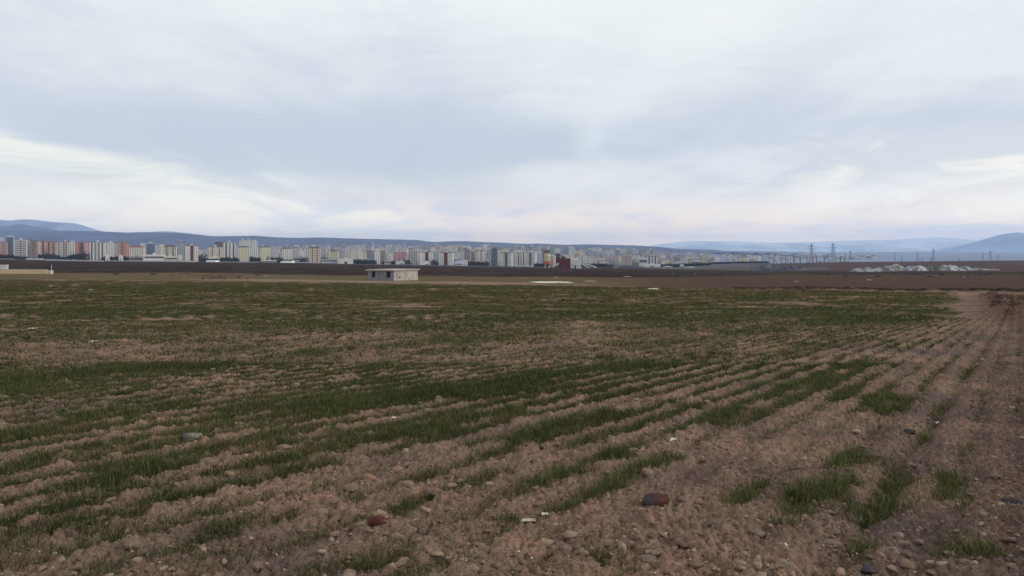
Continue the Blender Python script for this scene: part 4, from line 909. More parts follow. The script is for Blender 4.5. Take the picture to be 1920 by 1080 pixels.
# compound at the left edge of the near plain
wall_run(-80, 89.5, 345, 1.85, (196, 172, 138), 'tan mud wall of the compound at the left edge')
def comp():
    D = 345; X, Y, z = at(94, D-1.5); r = empty('pump_house', (X, Y, z-.2)); tag(r, 'small cream block at the right end of the tan wall', 'pump house')
    b = MB(); b.box(-.95, .95, -.9, .9, 0, 1.75); b.build('wall', mat('cream_wash', (.6, .54, .42), .8, .1), r); b = MB(); b.box(-1.05, 1.05, -1, 1, 1.753, 1.9); b.build('roof', WHITE, r)
    b = MB(); b.box(-.3, .3, -.93, -.903, .1, 1.4, True); b.build('door', wmat((150, 140, 120)), r)
    X, Y, z = at(96.5, D); r = empty('utility_pole', (X, Y, z)); tag(r, 'thin pale pole rising behind the small cream block', 'pole')
    b = MB(); b.bar((0, 0, 0), (0, 0, 4.6), .16, .11); b.build('shaft', WHITE, r); b = MB(); b.bar((-.35, 0, 4.5), (.35, 0, 4.5), .1); b.build('lamp_arm', STEEL, r)
    X, Y, z = at(5.5, 358); r = empty('portable_cabin', (X, Y, z-.2), .1); tag(r, 'white cabin with dark doorway behind the tan wall, left edge', 'cabin')
    b = MB(); b.box(-1.9, 1.9, -1.2, 1.2, 0, 3.9); b.build('wall', mat('cabin_white', (.5, .5, .49), .6, .08), r); b = MB(); b.box(-2, 2, -1.3, 1.3, 3.903, 4.1); b.build('roof', WHITE, r)
    b = MB(); b.box(-1.5, -.7, -1.25, -1.203, .1, 2.6, True); b.build('door', GLASS, r)
    cs = []
    for px in (82, 86, 90, 93): X, Y, z = at(px, 348); cs.append((X, Y, z+1.6, .9, .8, random.uniform(.7, 1.3)))
    leaf_mass('shrub', cs, 700, .22, (52, 54, 42), 'dark bushes behind the tan wall beside the pole', kind='stuff', cat='shrubs')
comp()

# ------------------------------------------------------------------ blockhouse
def blockhouse():
    D = 200.0; cx, cy = (738.5-960)/F*D, D; z = float(base_z([cx], [cy])[0])-.35; s = F/D   # px per metre
    # near corner at px 741, left face to px 683, right face to px 780
    ang = math.radians(27); wl, wr = 9.2, 11.3 
    # left face runs back-left, right face runs back-right
    root = empty('blockhouse', (cx, cy, z)); tag(root, 'flat-roofed concrete blockhouse with stained cream end beside the field', 'blockhouse')
    H = 3.0
    def P(u, v): # u along right face, v along left face (metres)
        a = (math.cos(math.radians(58)), math.sin(math.radians(58))); b = (-math.cos(math.radians(20)), math.sin(math.radians(20)))
        return (u*a[0]+v*b[0], u*a[1]+v*b[1])
    U, V_ = 10.2, 8.0
    def face(b, p, q, z0, z1): b.quad((*p, z0), (*q, z0), (*q, z1), (*p, z1), [(0, 0), (1, 0), (1, 1), (0, 1)])
    def prism(b, pts, z0, z1):
        n = len(pts)
        for i in range(n): face(b, pts[i], pts[(i+1) % n], z0, z1)
        b.quad(*[(*p, z1) for p in pts]); b.quad(*[(*p, z0) for p in pts[::-1]])
    def stain(name, c, c2, sc_):
        m = bpy.data.materials.new(name); m.use_nodes = True; N = NT(m.node_tree); out = N.n('ShaderNodeOutputMaterial'); bs = N.n('ShaderNodeBsdfPrincipled'); N.l(bs.outputs[0], out.inputs[0]); bs.inputs['Roughness'].default_value = .9
        tc = N.n('ShaderNodeTexCoord'); mp = N.n('ShaderNodeMapping'); N.l(tc.outputs['Object'], mp.inputs[0]); mp.inputs['Scale'].default_value = (1, 1, .35)
        n = N.noise(mp.outputs[0], sc_, 6, .65); n2 = N.noise(tc.outputs['Object'], 6, 5, .7)
        br = N.n('ShaderNodeTexBrick'); br.inputs['Scale'].default_value = 1.0; sp = N.n('ShaderNodeSeparateXYZ'); N.l(tc.outputs['Object'], sp.inputs[0])
        N.l(N.comb(N.m('ADD', sp.outputs[0], sp.outputs[1]), sp.outputs[2], 0.0), br.inputs['Vector']); br.inputs['Brick Width'].default_value = .5; br.inputs['Row Height'].default_value = .22; br.inputs['Mortar Size'].default_value = .015
        col = N.mix(N.ss(n, .45, .68), c, c2); k = N.m('ADD', .75, N.m('MULTIPLY', n2, .5)); col = N.mix(1.0, col, N.comb(k, k, k), 'MULTIPLY')
        col = N.mix(N.m('MULTIPLY', br.outputs['Fac'], .35), col, tuple(v*.6 for v in c)); N.l(col, bs.inputs['Base Color']); return m
    grey = stain('weathered_blockwork', alb((118, 120, 130), 1.1), alb((96, 98, 102), 1.1), .8); cream = stain('stained_cream_render', alb((188, 180, 170), .92), alb((150, 132, 114), .92), .7)
    dk = mat('dark_opening', (.02, .02, .022), .9)
    b = MB(); t = .25
    # left (grey) wall with two openings, built as panels round them
    ops = [(1.05, 2.25, 1.15, 2.75), (5.75, 6.85, 1.15, 2.75)]; zs = 0
    prev = 0
    def wall_v(v0, v1, z0, z1):
        prism(b, [P(0, v0), P(t, v0), P(t, v1), P(0, v1)][::-1], z0, z1)
    for (a, e, lo, hi) in ops:
        wall_v(prev, a, 0, H); wall_v(a, e, 0, lo); wall_v(a, e, hi, H); prev = e
    wall_v(prev, V_, 0, H); b.build('wall', grey, root)
    b = MB(); prism(b, [P(t, -.005), P(U, -.005), P(U, t), P(t, t)], 0, H); prism(b, [P(U-t, t), P(U, t), P(U, V_), P(U-t, V_)], 0, H); prism(b, [P(t, V_-t), P(U-t, V_-t), P(U-t, V_), P(t, V_)], 0, H)
    prism(b, [P(-.004, -.005), P(t, -.005), P(t, 0), P(-.004, 0)], 0, H)
    w2 = b.build('wall', cream, root); w2['label'] = 'cream rendered end wall with rust-brown stains'
    b = MB(); o = .42; prism(b, [P(-o, -o*.9), P(U+o, -o*.9), P(U+o, V_+o), P(-o, V_+o)], H+.003, H+.32); b.build('roof', mat('roof_slab', alb((176, 166, 160), .95), .9, .15, .8), root)
    for (a, e, lo, hi) in ops:
        f = MB(); prism(f, [P(t+.1, a), P(t+.14, a), P(t+.14, e), P(t+.1, e)][::-1], lo, hi); f.build('window', dk, root)
    f = MB(); n = 10
    c0 = P(2.4, -.012); d0 = P(2.9, -.012); ax = ((d0[0]-c0[0])/.5, (d0[1]-c0[1])/.5)
    for i in range(n):
        a0, a1 = 2*math.pi*i/n, 2*math.pi*(i+1)/n; q = lambda a: (c0[0]+ax[0]*.42*math.cos(a), c0[1]+ax[1]*.42*math.cos(a), 1.15+.22*math.sin(a))
        f.quad((c0[0], c0[1], 1.15), q(a0), q(a1), q(a1))
    f.build('hole', dk, root)
    f = MB(); p, q = P(6.2, -.012), P(6.5, -.012); f.quad((*p, .35), (*q, .35), (*q, .95), (*p, .95)); f.build('crack', dk, root)
blockhouse()

# ------------------------------------------------------------------ pylons, poles and switchyard
def pylon_meshes(H, arms, w0, wt):
    b = MB(); n = 8; th = H*.0062
    lv = [(H*.94)*(i/n)**.85 for i in range(n+1)]; hw = lambda z: w0/2*(1-z/(H*.94))+wt/2
    for i in range(n):
        z0, z1 = lv[i], lv[i+1]; a, c = hw(z0), hw(z1)
        K = [(-1, -1), (1, -1), (1, 1), (-1, 1)]
        for j in range(4):
            p, q = K[j], K[(j+1) % 4]
            b.bar((p[0]*a, p[1]*a, z0), (p[0]*c, p[1]*c, z1), th)
            b.bar((p[0]*a, p[1]*a, z0), (q[0]*c, q[1]*c, z1), th*.6); b.bar((q[0]*a, q[1]*a, z0), (p[0]*c, p[1]*c, z1), th*.6)
            b.bar((p[0]*c, p[1]*c, z1), (q[0]*c, q[1]*c, z1), th*.6)
    b.bar((0, 0, H*.93), (0, 0, H), th*1.6, th*.8)
    body = b.mesh('lattice_mast'); A = []
    for (zf, L_) in arms:
        m = MB(); z = H*zf
        for s in (-1, 1):
            m.bar((0, 0, z+H*.016), (s*L_, 0, z), th*1.5); m.bar((0, 0, z-H*.012), (s*L_, 0, z), th*1.5)
            for t in (.4, .95):
                m.bar((s*L_*t, 0, z), (s*L_*t, 0, z-H*.03), th*.6)
        A.append(m.mesh('crossarm'))
    for me in [body]+A: me.materials.append(STEEL)
    return body, A
PM = {'a': pylon_meshes(1.0*36, [(.84, 6.2), (.72, 8.6), (.60, 5.5)], 4.2, 1.1), 'b': pylon_meshes(36, [(.86, 3.5), (.72, 8.0), (.59, 6.0)], 5.5, 1.5), 'c': pylon_meshes(22, [(.9, 3.2), (.78, 4.6)], 3.0, 1.3)}
def pylon(px, yt, D, kind, lb, rot=0):
    X, Y = (px-960)/F*D, D; z = float(base_z([X], [Y])[0]); H = EYE+(HZ-yt)/F*D-z; H0 = 36 if kind in 'ab' else 22
    r = empty('electricity_pylon', (X, Y, z), rot); k = H/H0; r.scale = (k, k, k); tag(r, lb, 'pylon', 'electricity pylons on the right skyline'); body, A = PM[kind]
    for nm, me in [('lattice_mast', body)]+[('crossarm', a) for a in A]:
        o = bpy.data.objects.new(nm, me); C.objects.link(o); o.parent = r
pylon(1521.5, 455, 1320, 'a', 'tall pylon with three crossarms, leftmost of the two tallest')
pylon(1562, 454, 1320, 'b', 'tall broad-shouldered pylon just right of the tallest left one', .2)
pylon(1594, 468.5, 1330, 'c', 'short pylon right of the two tall pylons', .3)
pylon(1453, 473, 1500, 'c', 'small pylon at the left end of the switchyard')
pylon(1750, 465.5, 1290, 'c', 'lone medium pylon above the middle of the white rubble', .5)
pylon(1720.5, 474, 1500, 'c', 'faint small pylon left of the lone medium one', .4)
pylon(1857, 469.5, 1290, 'c', 'T-shaped pylon before the right-hand mountain', .1)
pylon(1374, 472, 1300, 'c', 'thin dark pylon beside the small white block', .9)
pylon(1257, 471, 2100, 'c', 'distant pylon rising over hazy suburbs right of the lone block', .6)
def pole(px, yt, D, lb, arm=1):
    X, Y = (px-960)/F*D, D; z = float(base_z([X], [Y])[0]); H = EYE+(HZ-yt)/F*D-z
    r = empty('utility_pole', (X, Y, z)); tag(r, lb, 'pole', 'utility poles on the right skyline'); b = MB(); b.bar((0, 0, 0), (0, 0, H), .75, .5); b.build('shaft', STEEL, r)
    if arm: b = MB(); b.bar((-1.6, 0, H*.93), (1.6, 0, H*.93), .4); b.build('crossarm', STEEL, r)
for px, yt, D, lb in ((1691, 481, 1290, 'short dark pole left of the faint small pylon'), (1678, 473, 1400, 'leaning thin pole above the left of the rubble'), (1729, 483.5, 1290, 'stub pole between the two middle pylons'), (1799, 485, 1290, 'lone stub pole midway to the right mountain'),
                      (1843, 474, 1290, 'thin pole left of the T-shaped pylon'), (1871.5, 477, 1290, 'dark pole right of the T-shaped pylon'), (1585, 477, 1330, 'pole left of the short pylon'), (1745, 483, 1285, 'stub pole at the foot of the lone medium pylon')):
    pole(px, yt, D, lb)
def gantry(p0, p1, yt, lb, D=1310):
    X0, X1 = (p0-960)/F*D, (p1-960)/F*D; cx = (X0+X1)/2; z = float(base_z([cx], [D])[0]); H = EYE+(HZ-yt)/F*D-z
    r = empty('switchyard_gantry', (cx, D, z)); tag(r, lb, 'gantry', 'switchyard gantries between the pylons'); w = (X1-X0)/2
    for s in (-1, 1):
        b = MB(); b.bar((s*w-.5, 0, 0), (s*w, 0, H), .45); b.bar((s*w+.5, 0, 0), (s*w, 0, H), .45); b.bar((s*w, 0, H), (s*w, 0, H+1.5), .3); b.build('post', STEEL, r)
    b = MB(); b.bar((-w, 0, H), (w, 0, H), .6); b.bar((-w, 0, H-.9), (w, 0, H-.9), .35); b.build('beam', STEEL, r)
for a, b_, y, lb in ((1442, 1450, 482, 'leftmost gantry of the switchyard'), (1465, 1473, 479, 'narrow gantry second from the left'), (1476, 1488, 480, 'gantry third from the left, with wide beam'), (1490, 1500, 481, 'gantry just left of centre between pylons'),
                     (1501, 1513, 479.5, 'gantry touching the tallest left pylon'), (1524, 1531, 482, 'gantry right of the tallest left pylon'), (1531, 1545, 481.5, 'widest gantry between the two tall pylons'), (1546, 1553, 483, 'low gantry left of the broad pylon'), (1567, 1575, 484, 'low gantry right of the broad pylon'), (1576, 1583, 481, 'rightmost tall gantry before the short pylon')):
    gantry(a, b_, y, lb)
def transformers():
    for i, (px, w, lb) in enumerate(((1457, 9, 'long pale switch house at the left gantries'), (1483, 12, 'pale switch house under the third gantry'), (1516, 8, 'pale kiosk at the foot of the tallest left pylon'), (1538, 12, 'pale switch house under the widest gantry'), (1590, 9, 'low pale kiosk by the short pylon'))):
        D = 1330; X = (px-960)/F*D; z = float(base_z([X], [D])[0]); k = D/F; r = empty('switch_house', (X, D, z-.3)); tag(r, lb, 'switch house', 'pale switch houses of the switchyard')
        b = MB(); b.box(-w/2*k, w/2*k, -4, 4, 0, random.uniform(3, 5)*k*.7); b.build('wall', wmat((168, 182, 200)), r); b = MB(); b.box(-w*.3*k, -w*.1*k, -4.06, -4.003, .2, 2.4, True); b.build('door', GLASS, r)
transformers()

# ------------------------------------------------------------------ rubble piles and tailings on the right plain
RUBM = attr_mat('broken_stone', fine=.3, scales=(1.3, .35), bump=.15)
def mound(name, p0, p1, ytop, D, c, label, seed, rugged=.35, peak=.5, cat='rubble pile', depth=None, c2=None):
    X0, X1 = (p0-960)/F*D, (p1-960)/F*D; cx, w = (X0+X1)/2, (X1-X0)/2; dp = depth or w*.55
    zb = float(base_z([cx], [D-dp*.6])[0])-.4; H = EYE+(HZ-ytop)/F*D-zb
    n = 110; m = 46; u = np.linspace(-1, 1, n); v = np.linspace(-1, 1, m); U, V = np.meshgrid(u, v); x = U.ravel(); y = V.ravel()
    pk = (peak-.5)*1.2; r = np.sqrt(((x-pk*(1-np.abs(x)))**2)+y**2)
    g = fbm(x*w/3.2, y*dp/3.2, 5, seed); big = fbm(x*w/9, y*dp/6, 3, seed+2); rid = 1-np.abs(fbm(x*w/4.5, y*dp/4.5, 4, seed+4))*2
    h = np.clip(1-r**1.3, 0, 1)**.75 if name != 'rubble_pile' else np.clip((1-r**1.6)*1.25, 0, 1)**.9; z = H*h*(1+rugged*(g*.9+big*.8)+rugged*.35*rid*(h > .05))/(1+rugged*.45)
    edge = (np.abs(x) > .98) | (np.abs(y) > .96); z = np.where(edge, -1.5, z)
    a = np.array(alb(c, .95)); b = np.array(alb(c2 or tuple(q*.6 for q in c), .95)); f = sst(g+.5*fbm(x*w/1.2, y*dp/1.2, 3, seed+7), -.25, .45)[:, None]
    col = a*f+b*(1-f); i = np.arange(n*m).reshape(m, n); q = np.stack([i[:-1, :-1], i[:-1, 1:], i[1:, 1:], i[1:, :-1]], -1).reshape(-1, 4)
    me = mesh_from(name, np.stack([x*w, y*dp, z], 1), quads=q, cols={'tint': col}); o = link(name, me, RUBM, loc=(cx, D, zb)); tag(o, label, cat); return o
W1, W2 = (146, 148, 150), (160, 160, 158)
mound('rubble_pile', 1590, 1652, 501.5, 455, (168, 166, 168), 'low pale rubble strip at the left end of the white piles', 101, .5, .7)
mound('rubble_pile', 1628, 1688, 499, 460, W1, 'whitish rubble pile second from the left', 102, .45, .75)
mound('rubble_pile', 1655, 1702, 496.8, 475, W2, 'bright white-topped rubble pile third from the left', 103, .45, .55)
mound('rubble_pile', 1690, 1738, 499, 465, (178, 184, 194), 'bluish-white rubble pile under the faint small pylon', 104, .4, .4)
mound('rubble_pile', 1708, 1742, 498.5, 452, (190, 188, 188), 'small white pointed rubble pile before the dark one', 105, .4, .6)
mound('rubble_pile', 1726, 1768, 498, 458, (112, 112, 108), 'dark greenish-grey rubble pile amid the white ones', 106, .4, .45)
mound('rubble_pile', 1750, 1802, 497.5, 470, (168, 172, 172), 'grey-white rubble pile below the lone medium pylon', 107, .4, .55)
mound('rubble_pile', 1762, 1812, 498, 455, (184, 188, 190), 'peaked white rubble pile right of the lone medium pylon', 108, .4, .3)
mound('rubble_pile', 1792, 1828, 500, 460, (158, 160, 164), 'small round grey-white rubble pile, third from the right', 109, .35, .4)
mound('rubble_pile', 1812, 1862, 502.3, 462, (150, 150, 156), 'long low grey rubble pile, second from the right', 110, .35, .4)
mound('rubble_pile', 1836, 1884, 504.5, 458, (176, 158, 148), 'faint thin pinkish rubble streak, the rightmost one', 111, .3, .4)
mound('gravel_heap', 1405, 1482, 494.5, 620, (98, 100, 112), 'large dark blue-grey gravel heap left of the switchyard', 120, .16, .35, 'gravel heap')
mound('gravel_heap', 1440, 1540, 497, 600, (88, 88, 100), 'broad dark gravel heap below the left gantries', 121, .14, .3, 'gravel heap')
mound('gravel_heap', 1485, 1590, 501.5, 590, (108, 104, 112), 'long low lighter gravel heap below the tall pylons', 122, .12, .35, 'gravel heap')
mound('gravel_heap', 1150, 1225, 497.2, 1020, (84, 84, 96), 'dark slate-coloured heap right of the conveyors', 123, .15, .3, 'gravel heap')
mound('gravel_heap', 1340, 1415, 500.5, 800, (96, 88, 82), 'low brown earth heap under the thin dark pylon', 124, .15, .5, 'earth heap')
mound('gravel_heap', 1285, 1330, 490.5, 1500, (92, 84, 84), 'brown earth heap on the hazy plain right of centre', 125, .3, .5, 'earth heap')

# ------------------------------------------------------------------ single stones and scraps lying on the field
def ico(sub=3):
    import bmesh
    bm = bmesh.new(); bmesh.ops.create_icosphere(bm, subdivisions=sub, radius=1); bm.verts.ensure_lookup_table()
    v = np.array([tuple(p.co) for p in bm.verts]); f = np.array([[q.index for q in p.verts] for p in bm.faces]); bm.free(); return v, f
ICO = {s: ico(s) for s in (1, 2, 4)}
def rocky(seed, angular=.3, sub=4):
    v, f = ICO[sub]; rs = np.random.RandomState(seed); d = np.full(len(v), 1.18)
    for _ in range(26):      # facets
        n = rs.normal(size=3); n /= np.linalg.norm(n); k = rs.uniform(.72, 1.0); t = v@n
        d = np.minimum(d, np.where(t > .05, k/np.maximum(t, .05), 9))
    d = d*(1-angular)+angular*.95; p = v*d[:, None]
    p = p*(1+.16*fbm(v[:, 0]*2.2+seed, v[:, 1]*2.2+v[:, 2]*1.7, 4, seed % 50)[:, None]+.07*fbm(v[:, 0]*8+v[:, 2]*3, v[:, 1]*8+v[:, 2]*5, 3, seed % 40)[:, None])
    return p, f
STM = attr_mat('field_stone', fine=.42, scales=(26, 70), bump=.008, rough=1, spec=0)
def stone(px, py, wpx, hpx, c, label, nm='stone', cat='stone', seed=None, c2=None, ang=.3, sink=.35, rot=None):
    """stone seen w px wide and h px high with its foot at (px, py)"""
    x, y = atp(px, py); k = y/F; W, H = wpx*k*.92, hpx*k*.9; seed = seed or int(px+py); c = tuple(.6*q+.4*w for q, w in zip(c, (134, 114, 100))) if max(c) > 115 else tuple(.85*q+.15*w for q, w in zip(c, (92, 78, 72)))
    p, f = rocky(seed, ang); p = p*np.array([W/2, W/2*.75, H*.62]); z = float(np.percentile(ground_z(x+W*.4*np.array([-1, -.5, 0, .5, 1, 0, 0, -.7, .7]), y+W*.3*np.array([0, 0, 0, 0, 0, -1, 1, -.7, -.7])), 60))
    a = np.array(alb(c, .82, .8)); b = np.array(alb(c2 or tuple(q*.72 for q in c), .82, .8)); t = sst(p[:, 0]/W*2+.6*fbm(p[:, 0]/W*4, p[:, 2]/W*4, 3, seed % 60), -.5, .5)[:, None] if c2 else np.full((len(p), 1), .0)+.3*sst(fbm(p[:, 0]/W*3, p[:, 1]/W*3+p[:, 2]/W*3, 3, 4), -.3, .3)[:, None]
    me = mesh_from(nm, p, tris=f, cols={'tint': a*(1-t)+b*t}, smooth=True)
    o = link(nm, me, STM, loc=(x, y, z+H*.04)); o.rotation_euler = (random.uniform(-.1, .1), random.uniform(-.1, .1), rot if rot is not None else random.uniform(-.4, .4)); tag(o, label, cat); return o
TANS = (142, 120, 102)
S = [
 (360, 832, 52, 26, (92, 82, 88), 'grey slab-like stone with pale edge lying in the left grass', (150, 140, 128)),
 (432, 775, 34, 14, (62, 58, 64), 'dark slate-coloured stone in grass, left of the middle'),
 (572, 742, 26, 14, (98, 84, 82), 'grey-brown lump at the upper edge of the middle left bare patch'),
 (709, 992, 38, 19, (98, 58, 54), 'smooth brick-red half-buried stone in the bottom middle'),
 (1230, 958, 62, 34, (74, 66, 74), 'large dark stone, blue-grey left and rusty right, in the bottom right centre', (94, 60, 50)),
 (691, 908, 36, 20, (160, 124, 98), 'orange-tan rounded stone, left of the near pair in the middle'),
 (746, 890, 32, 20, (158, 128, 108), 'rosy-tan domed stone, right of the near pair in the middle'),
 (658, 930, 30, 18, (136, 118, 98), 'dull tan stone below left of the orange-tan stone'),
 (764, 922, 32, 13, (142, 122, 104), 'flat tan stone below the rosy-tan domed stone'),
 (818, 940, 38, 20, (134, 114, 98), 'broad brownish clod right of the flat tan stone'),
 (532, 853, 30, 12, (146, 126, 104), 'tan stone at the left of a row near the left centre'),
 (560, 860, 18, 12, (136, 116, 98), 'small brown stone just below right of the row-leading tan stone'),
 (604, 852, 22, 13, (140, 118, 98), 'reddish-tan stone with notch in the row left of centre'),
 (632, 851, 20, 9, (138, 116, 98), 'flat tan stone at the right end of the row left of centre'),
 (212, 864, 38, 16, (144, 124, 98), 'wide tan stone half hidden by grass on the left'),
 (200, 838, 26, 12, (136, 118, 100), 'tan stone behind the wide tan stone on the left'),
 (308, 868, 20, 10, (138, 120, 100), 'small tan stone right of the wide tan stone on the left'),
 (372, 928, 36, 22, (146, 120, 100), 'rounded tan stone with tuft in front, left lower area'),
 (392, 884, 42, 18, (128, 106, 90), 'brown clod above the rounded tan stone'),
 (430, 906, 22, 12, (148, 132, 96), 'yellowish-tan stone in the grass strip, left lower area'),
 (421, 962, 20, 14, (150, 122, 108), 'pinkish ball-like stone at the edge of the left grass'),
 (188, 986, 32, 15, (148, 122, 100), 'tan stone with dark cleft near the lower left tuft'),
 (66, 984, 40, 16, (146, 118, 98), 'flattish orange-tan stone near the left edge'),
 (62, 936, 30, 18, (132, 114, 98), 'grey-tan stone above the flattish orange-tan stone'),
 (246, 1048, 36, 16, (132, 118, 102), 'grey-tan flat stone at the bottom left'),
 (147, 1048, 22, 11, (146, 122, 100), 'small orange-brown stone at the bottom left'),
 (116, 1070, 20, 13, (182, 168, 134), 'pale egg-shaped pebble at the very bottom left'),
 (102, 1056, 12, 9, (174, 164, 136), 'small pale pebble just above the egg-shaped one'),
 (385, 1016, 24, 16, (92, 82, 84), 'dark grey roundish stone in the lower left soil'),
 (78, 882, 26, 8, (150, 146, 100), 'yellow-green lichened stone near the left edge'),
 (621, 1026, 13, 9, (180, 172, 158), 'small white pebble in the bottom left centre'),
 (932, 1022, 15, 8, (186, 174, 156), 'white wedge-shaped pebble in the bottom centre'),
 (870, 1061, 24, 7, (176, 164, 148), 'thin pale flat stone at the bottom centre'),
 (1010, 806, 12, 8, (150, 120, 104), 'little pinkish stone on the middle ridge'),
 (1107, 684, 11, 8, (176, 152, 124), 'small tan stone left of the dark round tuft'),
 (818, 736, 14, 8, (178, 174, 164), 'whitish stone in the middle dark grass'),
 (821, 757, 12, 7, (160, 152, 140), 'lesser pale stone just below the whitish one'),
 (800, 780, 20, 9, (130, 120, 108), 'grey-brown stone low in the middle dark grass'),
 (835, 792, 24, 8, (146, 130, 110), 'flat buff stone below the middle dark grass'),
 (1186, 858, 20, 9, (150, 144, 112), 'yellowish lichened stone on the right centre soil'),
 (1218, 903, 18, 12, (126, 108, 96), 'rounded clod-like stone beside a small tuft, right centre'),
 (1122, 972, 16, 7, (182, 170, 154), 'pale chip below the right centre grass strip'),
 (1275, 1035, 24, 16, (140, 120, 102), 'buff lump near the bottom right centre'),
 (1394, 1050, 20, 12, (160, 150, 122), 'pale yellowish stone at the bottom right'),
 (1214, 1068, 40, 24, (124, 108, 96), 'large rough clod-like stone at the bottom right centre'),
 (1560, 1012, 40, 15, (132, 116, 106), 'flat buff stone below the big right tuft'),
 (1470, 1064, 24, 16, (150, 138, 128), 'pale knobbly stone at the bottom right'),
 (1628, 1072, 34, 16, (82, 76, 84), 'dark flat stone at the very bottom right'),
 (1650, 1048, 14, 12, (166, 142, 118), 'small warm tan stone above the dark flat stone'),
 (1892, 946, 40, 18, (60, 58, 62), 'blue-black stone at the right edge'),
 (1704, 816, 28, 10, (62, 59, 64), 'dark bluish stone high on the right soil'),
 (1828, 1070, 12, 8, (190, 180, 166), 'white pebble at the bottom right corner'),
 (1700, 1038, 26, 22, (116, 100, 98), 'upright grey-brown stone at the bottom right'),
 (1508, 977, 14, 9, (150, 136, 112), 'small buff stone at the foot of the big right tuft'),
 (1344, 1004, 40, 20, (122, 104, 96), 'brown clod-like stone over a dark hollow, bottom right centre'),
 (1300, 996, 30, 13, (128, 110, 98), 'brown flat clod-like stone left of the dark hollow'),
 (1420, 1010, 36, 20, (120, 106, 94), 'broad buff clod-like stone right of the dark hollow'),
]
for s in S: stone(*s[:6], c2=s[6] if len(s) > 6 else None, ang=.5 if ('smooth' in s[5] or 'pebble' in s[5] or 'ball' in s[5] or 'egg' in s[5]) else .1)

def scrap(px, py, wpx, dpx, c, label, cat='litter', nm='plastic_scrap', far=False):
    """crumpled light sheet lying on the soil"""
    x, y = atp(px, py); k = y/F
    if far: x, y = far_pt(px, py); k = y/F
    W = wpx*k/2; Dp = min(W*1.1, dpx*k/(max(.02, (py-HZ)/F))/2) ; n = 12; u = np.linspace(-1, 1, n); U, V = np.meshgrid(u, u); U = U.ravel(); V = V.ravel(); s = int(px*3+py)
    r = 1+.35*fbm(U*1.5+s, V*1.5, 2, s % 90); xx = U*W*r; yy = V*Dp*r; zz = min(W*.22, .12)*np.abs(fbm(U*1.6+s, V*1.6, 3, s % 70))*2*(1-(U**2+V**2)/2.2)+W*.03
    i = np.arange(n*n).reshape(n, n); q = np.stack([i[:-1, :-1], i[:-1, 1:], i[1:, 1:], i[1:, :-1]], -1).reshape(-1, 4)
    me = mesh_from(nm, np.stack([xx, yy, zz], 1), quads=q, smooth=True); z = float(ground_z(x, y)[0]) if not far else float(base_z([x], [y])[0])+.05
    o = link(nm, me, mat('scrap_'+nm, alb(c, 1.05, .8), .6, .1, 8), loc=(x, y, z+.01)); tag(o, label, cat); return o
def far_pt(px, py):
    ys = np.exp(np.linspace(math.log(62), math.log(2000), 600)); xs = (px-960)/F*ys; p = HZ+(EYE-base_z(xs, ys))/ys*F
    j = int(np.argmin(np.abs(p-py))); return float(xs[j]), float(ys[j])
for a in ((1265, 833, 20, 7, (200, 186, 172), 'pale torn scrap on the soil above the large dark stone'), (1418, 751, 17, 5, (196, 184, 166), 'pale long scrap lying on the middle right ridge'), (1756, 780, 26, 6, (206, 206, 206), 'white scrap on bare grey soil right of the small tufts'),
          (1703, 598, 20, 3.5, (206, 202, 196), 'white plastic scrap in the lush grass far right'), (992, 982, 24, 6, (186, 170, 152), 'long pale chip left of the right centre grass strip'), (1022, 979, 12, 5, (190, 174, 156), 'short pale chip beside the long one'),
          (985, 846, 8, 4, (190, 186, 178), 'tiny white scrap by the middle furrow'), (176, 643, 14, 4, (196, 192, 180), 'white scrap on the upper left field'), (62, 620, 14, 3, (196, 190, 176), 'pale scrap near the left edge of the upper field'),
          (1468, 1030, 14, 10, (196, 186, 172), 'white broken shard at the bottom right'), (690, 1000, 3, 2, (200, 190, 170), 'minute pale fleck left of the brick-red stone'), (740, 790, 10, 3, (196, 190, 180), 'white fleck under the dark grass in the middle'),
          (1225, 543, 18, 1.6, (206, 200, 190), 'white scraps near the far edge of the green field'), (170, 545, 8, 1.5, (200, 196, 180), 'white speck in the far left green'), (350, 553, 10, 1.5, (196, 190, 176), 'white speck in the far green left of centre')):
    scrap(*a)
for a in ((1035, 531, 76, 2.2, (206, 196, 178), 'long pale sheet of standing water or plastic beyond the field', 'sheet', 'pale_sheet'), (1107, 528, 22, 3, (150, 132, 122), 'pale rubble patch right of the long pale sheet', 'rubble patch', 'pale_sheet'),
          (1127, 518, 5, 2, (220, 216, 210), 'white scrap on the dark strip right of centre'), (1176, 519, 14, 3, (170, 150, 142), 'pale earth scrape right of the white scrap', 'earth scrape', 'earth_scrape'), (1043, 520, 7, 2, (190, 176, 168), 'pale fleck on the dark strip below the maroon hall'),
          (1630, 525.5, 7, 1.6, (216, 206, 190), 'white scrap on the mauve field, upper right'), (1493, 528.5, 6, 1.5, (206, 194, 180), 'white scrap on the mauve field, left part'), (1808, 520, 6, 1.5, (190, 170, 160), 'pale fleck below the white rubble piles'),
          (497, 518.5, 5, 1.5, (200, 190, 186), 'pale fleck on the tan strip left of centre'), (502, 517.5, 4, 1.5, (206, 200, 190), 'smaller pale fleck right beside its twin left of centre'), (175, 507.5, 12, 1, (200, 190, 180), 'thin pale strip right of the compound on the left'),
          (436, 508, 4, 3, (150, 140, 140), 'greyish marker lump on the dark strip left of centre'), (1262, 514, 3, 2, (170, 160, 158), 'pale speck on the dark strip right of centre'), (1302, 513, 4, 2, (160, 150, 150), 'pale speck farther right on the dark strip')):
    scrap(*a, far=True)

